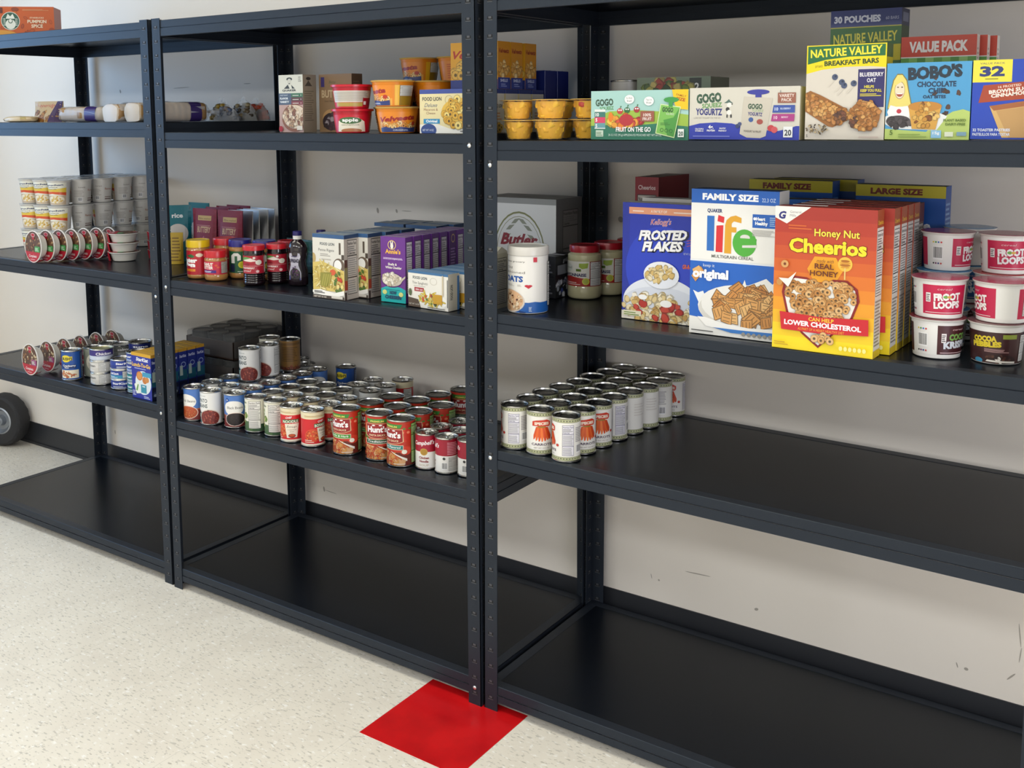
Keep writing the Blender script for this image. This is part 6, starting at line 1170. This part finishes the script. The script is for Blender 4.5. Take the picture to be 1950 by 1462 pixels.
for i, (x, y, w, h, cols, l) in enumerate([(-.085, .366, .11, .055, ['#7a7f8a', '#5a6a8a', '#cfd4dc', '#8a7a6a'], 'clear snack bag with blue-grey pieces, right edge of the left shelf'), (-.080, .436, .13, .075, ['#6a5a44', '#8a7a5c', '#4a4034', '#a8966f'], 'peaked clear bag of brown granola'), (-.090, .506, .13, .072, ['#c8442a', '#e0603a', '#8a6a4a', '#d8502e'], 'clear bag with orange-red pieces'), (-.230, .470, .12, .075, ['#8a7a4a', '#b8962a', '#5a4a34'], 'clear bag of brown and mustard pieces by the rear upright')]):
    put('snack%d' % i, (lambda w=w, h=h, cols=cols, i=i: snack_bag(w, .066, h, cols, FILM, i + 2)), at('L', 2, x, y), 20 * i + 60 if False else 0, l, 'bag', 'clear snack bags')

# ---------------- left unit, noodle cups and meal bowls
def b_noodle():
    rt, rb, h = .0412, .0325, .0945; a = Art(2 * pi * rt, h * .86, '#d9d6cf'); a.r(.28, 0, .72, 1, '#efeede'); a.p([(.28, .52), (.72, .52), (.72, .78), (.5, .70), (.28, .78)], '#e8c84a'); a.t('Maruchan', .5, .86, .075, '#33406a', b=.04, w=.34, rot=2); a.t('Instant', .5, .77, .05, '#3a3a3a', b=.02, w=.18); a.t('Lunch', .5, .69, .05, '#3a3a3a', b=.02, w=.14); a.p([(.28, .42), (.5, .50), (.72, .42), (.72, .56), (.5, .60), (.28, .56)], '#d8552a'); a.r(.28, 0, .72, .42, '#c9b49a'); a.e(.55, .24, .14, .17, '#efe4cc'); a.food(.55, .24, .12, .14, 'bean', 22, ['#e0b84a', '#d8a63a', '#efd07a'], .018, 4)
    a.t('Instant', .93, .70, .07, '#7a706a', w=.10); a.lines(.80, .30, .97, .62, 5, '#b5b0a8'); a.r(.03, .10, .16, .14, '#5a3a34'); a.r(.03, .2, .16, .23, '#7a5a4c'); a.t('Ramen', .09, .55, .10, '#b0603a', w=.11); a.bar(.86, .08, .93, .26); return tub('noodle_cup', rt, rb, h, a, '#c4c6c6', '#e4e2dc', film=True, y0=.04, y1=.95, cup='#dcd9d2')
NG = 'noodle cups in three layers'
rows = ['bottom', 'middle', 'top']
for lv in range(3):
    for i in range(3):
        for j in range(5):
            if lv < 2 and i < 2 and j > 0: continue
            put('cupn', b_noodle, at('L', 3, -.980 + i * .0917, .172 + j * .0915, lv * .0948), (16 if j == 0 else -95 + 22 * ((j * 2 + lv) % 3 - 1)), 'white noodle cup, %s layer, %s from the left, %s row back' % (rows[lv], ['first', 'second', 'third'][i], ORD[j]), 'noodle cup', NG)
BW = 'meal bowls on the left unit'
BC = ['#7a4a30', '#8a5a3a', '#5a3424', '#b8926a', '#a87a4c', '#6a5a34']
for i in range(7):
    put('bowlg', lambda: bowl_meal(BC, 3), (-.705 + i * .021, .030 + i * .0375, Z('L', 3, -.7) + .0575), -4, 'meal bowl standing on edge, %s in the row by the noodle cups' % ORD[i], 'meal bowl', BW, rx=88)
for s, (x, y) in enumerate([(-.497, .225), (-.425, .345)]):
    for lv in range(3): put('bowlg', None, at('L', 3, x, y, lv * .0336), -42, 'meal bowl lying flat, %s of the %s stack of three' % (rows[lv], ['nearer', 'farther'][s]), 'meal bowl', BW)
for i in range(6):
    put('bowlp', lambda: bowl_meal(['#8a5a3a', '#6a3f28', '#d9c49a', '#a87a4c', '#e0d0a8'], 60), (-.762 + i * .006, .030 + i * .066, Z('L', 4, -.75) + .0575), -4, 'meal bowl standing on edge, %s in the row on the tin shelf' % ORD[i], 'meal bowl', BW, rx=88)

# ---------------- left unit, pouches behind the spread jars
def b_mash():
    w, h = .118, .190; a = Art(w, h, '#86243c'); a.r(.24, .78, .80, .87, '#c8a86a'); a.t('idaho mashed', .52, .80, .035, '#5a2a20', w=.48); a.t('BUTTERY', .52, .56, .11, '#d8b48c', b=.03, w=.56); a.lines(.2, .68, .8, .71, 1, '#b87a7a'); a.p([(.44, .42), (.54, .50), (.62, .40), (.66, .28), (.5, .30)], '#b8607a'); a.e(.72, .10, .36, .14, '#d8cfc0'); a.food(.72, .11, .3, .1, 'blob', 12, ['#e8dfc8', '#d8ca9c'], .1, 3); a.p([(.36, .44), (.44, .40), (.40, .34)], '#e8d8c8'); return pouch('potato_pouch', w, .045, h, a, '#7c2036', '#8f3a4c')
put('mash', b_mash, at('L', 3, -.212, .362), 4, 'maroon mashed potato pouch, left of the two facing out', 'pouch', 'maroon potato pouches')
put('mash', b_mash, at('L', 3, -.0815, .362), 4, 'maroon mashed potato pouch, right of the two facing out', 'pouch', 'maroon potato pouches')
def b_silver(): return pouch('potato_pouch', .118, .031, .186, None, '#8a8886', '#a8a6a4', FOIL)
for i in range(4): put('silver', b_silver, at('L', 3, -.080, .408 + i * .036), [3, -2, 4, 0][i], 'silver-backed potato pouch, %s behind the maroon one' % ['first', 'second', 'third', 'last'][i], 'pouch', 'silver-backed potato pouches')
for i in range(3): put('mash', b_mash, at('L', 3, -.212, .420 + i * .05), 2, 'maroon mashed potato pouch, %s behind the left facing one' % ['first', 'second', 'third'][i], 'pouch', 'maroon potato pouches')
def b_teal():
    w, h = .10, .20; a = Art(w, h, '#10727e'); a.e(.5, .5, .38, .17, '#d8d4cc'); a.p([(.15, .30), (.55, .36), (.4, .10)], '#c8743a'); a.t('rice', .5, .78, .08, '#e8f0f0', b=.04, w=.4); return pouch('rice_pouch', w, .055, h, a, '#10727e', '#0e606a')
put('teal', b_teal, at('L', 3, -.318, .325), 52, 'teal pouch with white oval, right behind the left uprights', 'pouch', 'teal pouches')
put('teal', b_teal, at('L', 3, -.335, .440), 6, 'teal pouch standing behind the maroon potato pouches', 'pouch', 'teal pouches')
def b_yel(): 
    a = Art(.05, .11, '#c9a83a'); a.lines(.1, .1, .9, .9, 8, '#8a6a2a'); return pouch('seasoning_pouch', .05, .03, .11, a, '#b8962f')
put('yel', b_yel, at('L', 3, -.262, .270), 40, 'small mustard yellow pouch at the foot of the teal one', 'pouch')
def b_green():
    a = Art(.15, .07, '#14503a'); a.lines(.1, .2, .9, .8, 4, '#3a7a5a'); return pouch('gravy_pouch', .15, .05, .098, a, '#124834', '#1f5a44')
for i, (x, y, l) in enumerate([(.165, .330, 'dark green pouch behind the peanut butter jars'), (.335, .375, 'dark green pouch behind the jelly jars'), (.20, .42, 'dark green pouch farthest back on the spreads shelf')]): put('green', b_green, at('M', 3, x, y), 6 - 6 * i, l, 'pouch', 'dark green pouches')

# ---------------- left unit, tins
def L4(key, b, x, y, off, lab, cat='can', up=0): put(key, b, at('L', 4, x, y, up), face(x, y, off), lab, cat, 'tins on the left unit')
L4('bush2', K4['bush'], -.598, .058, -18, 'dark blue bean tin with yellow badge, beside the meal bowls')
L4('grey', lambda: tin(R15, H15, a_grey(), 'plain', lidmat=TINDARK), -.575, .133, 10, 'grey-olive tin just behind the dark blue bean tin')
L4('grey', None, -.590, .208, 30, 'grey-olive tin second behind the dark blue bean tin')
def b_chick(top): return tin(RT, .042, a_tuna('#3a2f7c' if top else '#d9d7d2', '#c9d2e2' if top else '#cfccc6', 'Chicken', '#f2f0f4' if top else '#5a5a5a', h=.042), 'plain', lidmat=mat('pale_gold_lid', (0.55, .52, .28), rough=.35, metal=.8) if top else TIN)
for lv in range(3): L4('chick%d' % (lv == 2), (lambda lv=lv: b_chick(lv == 2)), -.458, .085, 10 if lv == 2 else -75, ['white chicken tin at the bottom of its stack', 'white chicken tin in the middle of its stack', 'purple and white chicken tin with pale lid, top of its stack'][lv], up=lv * .0423)
for lv in range(3): L4('tunab%d' % (lv % 2), (lambda lv=lv: tin(RT, HT, a_tuna('#24409c', '#2f8fb8' if lv % 2 else '#1c3488', 'StarKist'), 'plain')), -.346, .088, 6 if lv == 2 else -40 * lv - 20, ['blue tuna tin at the bottom of the low stack', 'blue tuna tin in the middle of the low stack', 'blue tuna tin on top of the low stack'][lv], up=lv * .0347)
for lv in range(4): L4('tunat%d' % (lv < 2), (lambda lv=lv: tin(RT, HT, a_tuna('#2a3f9c', '#2f5fb4', 'tuna') if lv >= 2 else a_tuna('#12808c', '#0f7480', 'tuna'), 'plain')), -.2575, .090, -50, ['teal tuna tin at the bottom of the tall stack by the blue box', 'teal tuna tin second from the bottom of the tall stack', 'blue tuna tin third from the bottom of the tall stack', 'blue tuna tin on top of the tall stack by the blue box'][lv], up=lv * .0347)
for lv in range(3): L4('tung', lambda: tin(RT, .040, a_grey('White Meat') if False else a_tuna('#6a6c66', '#8c8e88', 'salmon', h=.040), 'plain'), -.478, .182, 20, ['grey salmon tin at the bottom, behind the chicken tins', 'grey salmon tin in the middle, behind the chicken tins', 'grey salmon tin on top, behind the chicken tins'][lv], up=lv * .0403)
for lv in range(4): L4('tunb2', lambda: tin(RT, HT, a_tuna('#1c2a72', '#18245e', 'tuna'), 'plain', lidmat=TINDARK), -.385, .195, 0, 'navy tuna tin, %s of the stack behind the blue ones' % ['bottom', 'second', 'third', 'top'][lv], up=lv * .0347)
L4('grey', None, -.30, .285, 0, 'grey-olive tin behind the navy tuna stack')
for i, y in enumerate([.040, .078, .116, .154, .192, .230]): put('lunch', c_lunch, at('L', 4, -.158, y), -1, 'blue tuna kit box with yellow top, %s in its row' % ORD[i], 'box', 'blue tuna kit boxes')
put('tray', lambda: c_tray(.24, .245, .088), at('L', 4, -.150, .430), 0, 'lower shrink-wrapped cardboard tray of tins at the back', 'tray', 'shrink-wrapped trays')
put('tray', None, at('L', 4, -.152, .432, .0885), 1, 'upper shrink-wrapped cardboard tray of tins at the back', 'tray', 'shrink-wrapped trays')

# ---------------- hand truck wheel on the floor at the far left
def b_wheel():
    root = empty('hand_truck_wheel'); R, wd = .124, .082; mb = MB(); n = 72
    prof = [(.062, -.030), (.085, -.040), (.108, -.041), (.1185, -.034), (.1235, -.018), (.124, 0), (.1235, .018), (.1185, .034), (.108, .041), (.085, .040), (.062, .030)]
    k0 = len(mb.v)
    for j, (r, x) in enumerate(prof):
        for i in range(n):
            a = 2 * pi * i / n; q = r * (1 - (.016 if (2 <= j <= 8 and (i + j * 2) % 4 < 2) else 0)); mb.v.append((x, q * cos(a), q * sin(a)))
    for j in range(len(prof) - 1):
        for i in range(n): mb.f.append((k0 + j * n + i, k0 + j * n + (i + 1) % n, k0 + (j + 1) * n + (i + 1) % n, k0 + (j + 1) * n + i)); mb.c.append('#111')
    mb.build('tyre', mat('black_tyre_rubber', (0.018, 0.018, 0.020), rough=.75), root, smooth=30)
    mb = MB(); rp = [(.064, -.031, '#aab0b8'), (.058, -.034, '#aab0b8'), (.054, -.026, '#8a9098'), (.044, -.016, '#8a9098'), (.026, -.016, '#9aa0a8'), (.020, -.036, '#9aa0a8'), (.008, -.036, '#9aa0a8'), (.008, .036, '#9aa0a8'), (.020, .036, '#9aa0a8'), (.026, .016, '#9aa0a8'), (.044, .016, '#8a9098'), (.054, .026, '#8a9098'), (.058, .034, '#aab0b8'), (.064, .031, '#aab0b8')]
    mb.lathe(rp, 40, fn=lambda p: (p[2], p[0], p[1]), cap0=False, cap1=False); mb.build('wheel_rim', mat('grey_wheel_metal', attr=True, rough=.35, metal=.6), root, smooth=35)
    mb = MB(); mb.tube([(-.05, 0, 0), (.05, 0, 0)], .0075, 14, '#777'); mb.faces([(-.05, .0075 * cos(2 * pi * i / 14), .0075 * sin(2 * pi * i / 14)) for i in range(14)] + [(.05, .0075 * cos(2 * pi * i / 14), .0075 * sin(2 * pi * i / 14)) for i in range(14)], [tuple(range(14)), tuple(27 - i for i in range(14))], '#777'); mb.build('axle', STEEL, root, smooth=40); return root
put('wheel', b_wheel, (-1.862, .527, .124), -72, 'black rubber tyred hand truck wheel on the floor by the left wall', 'wheel')
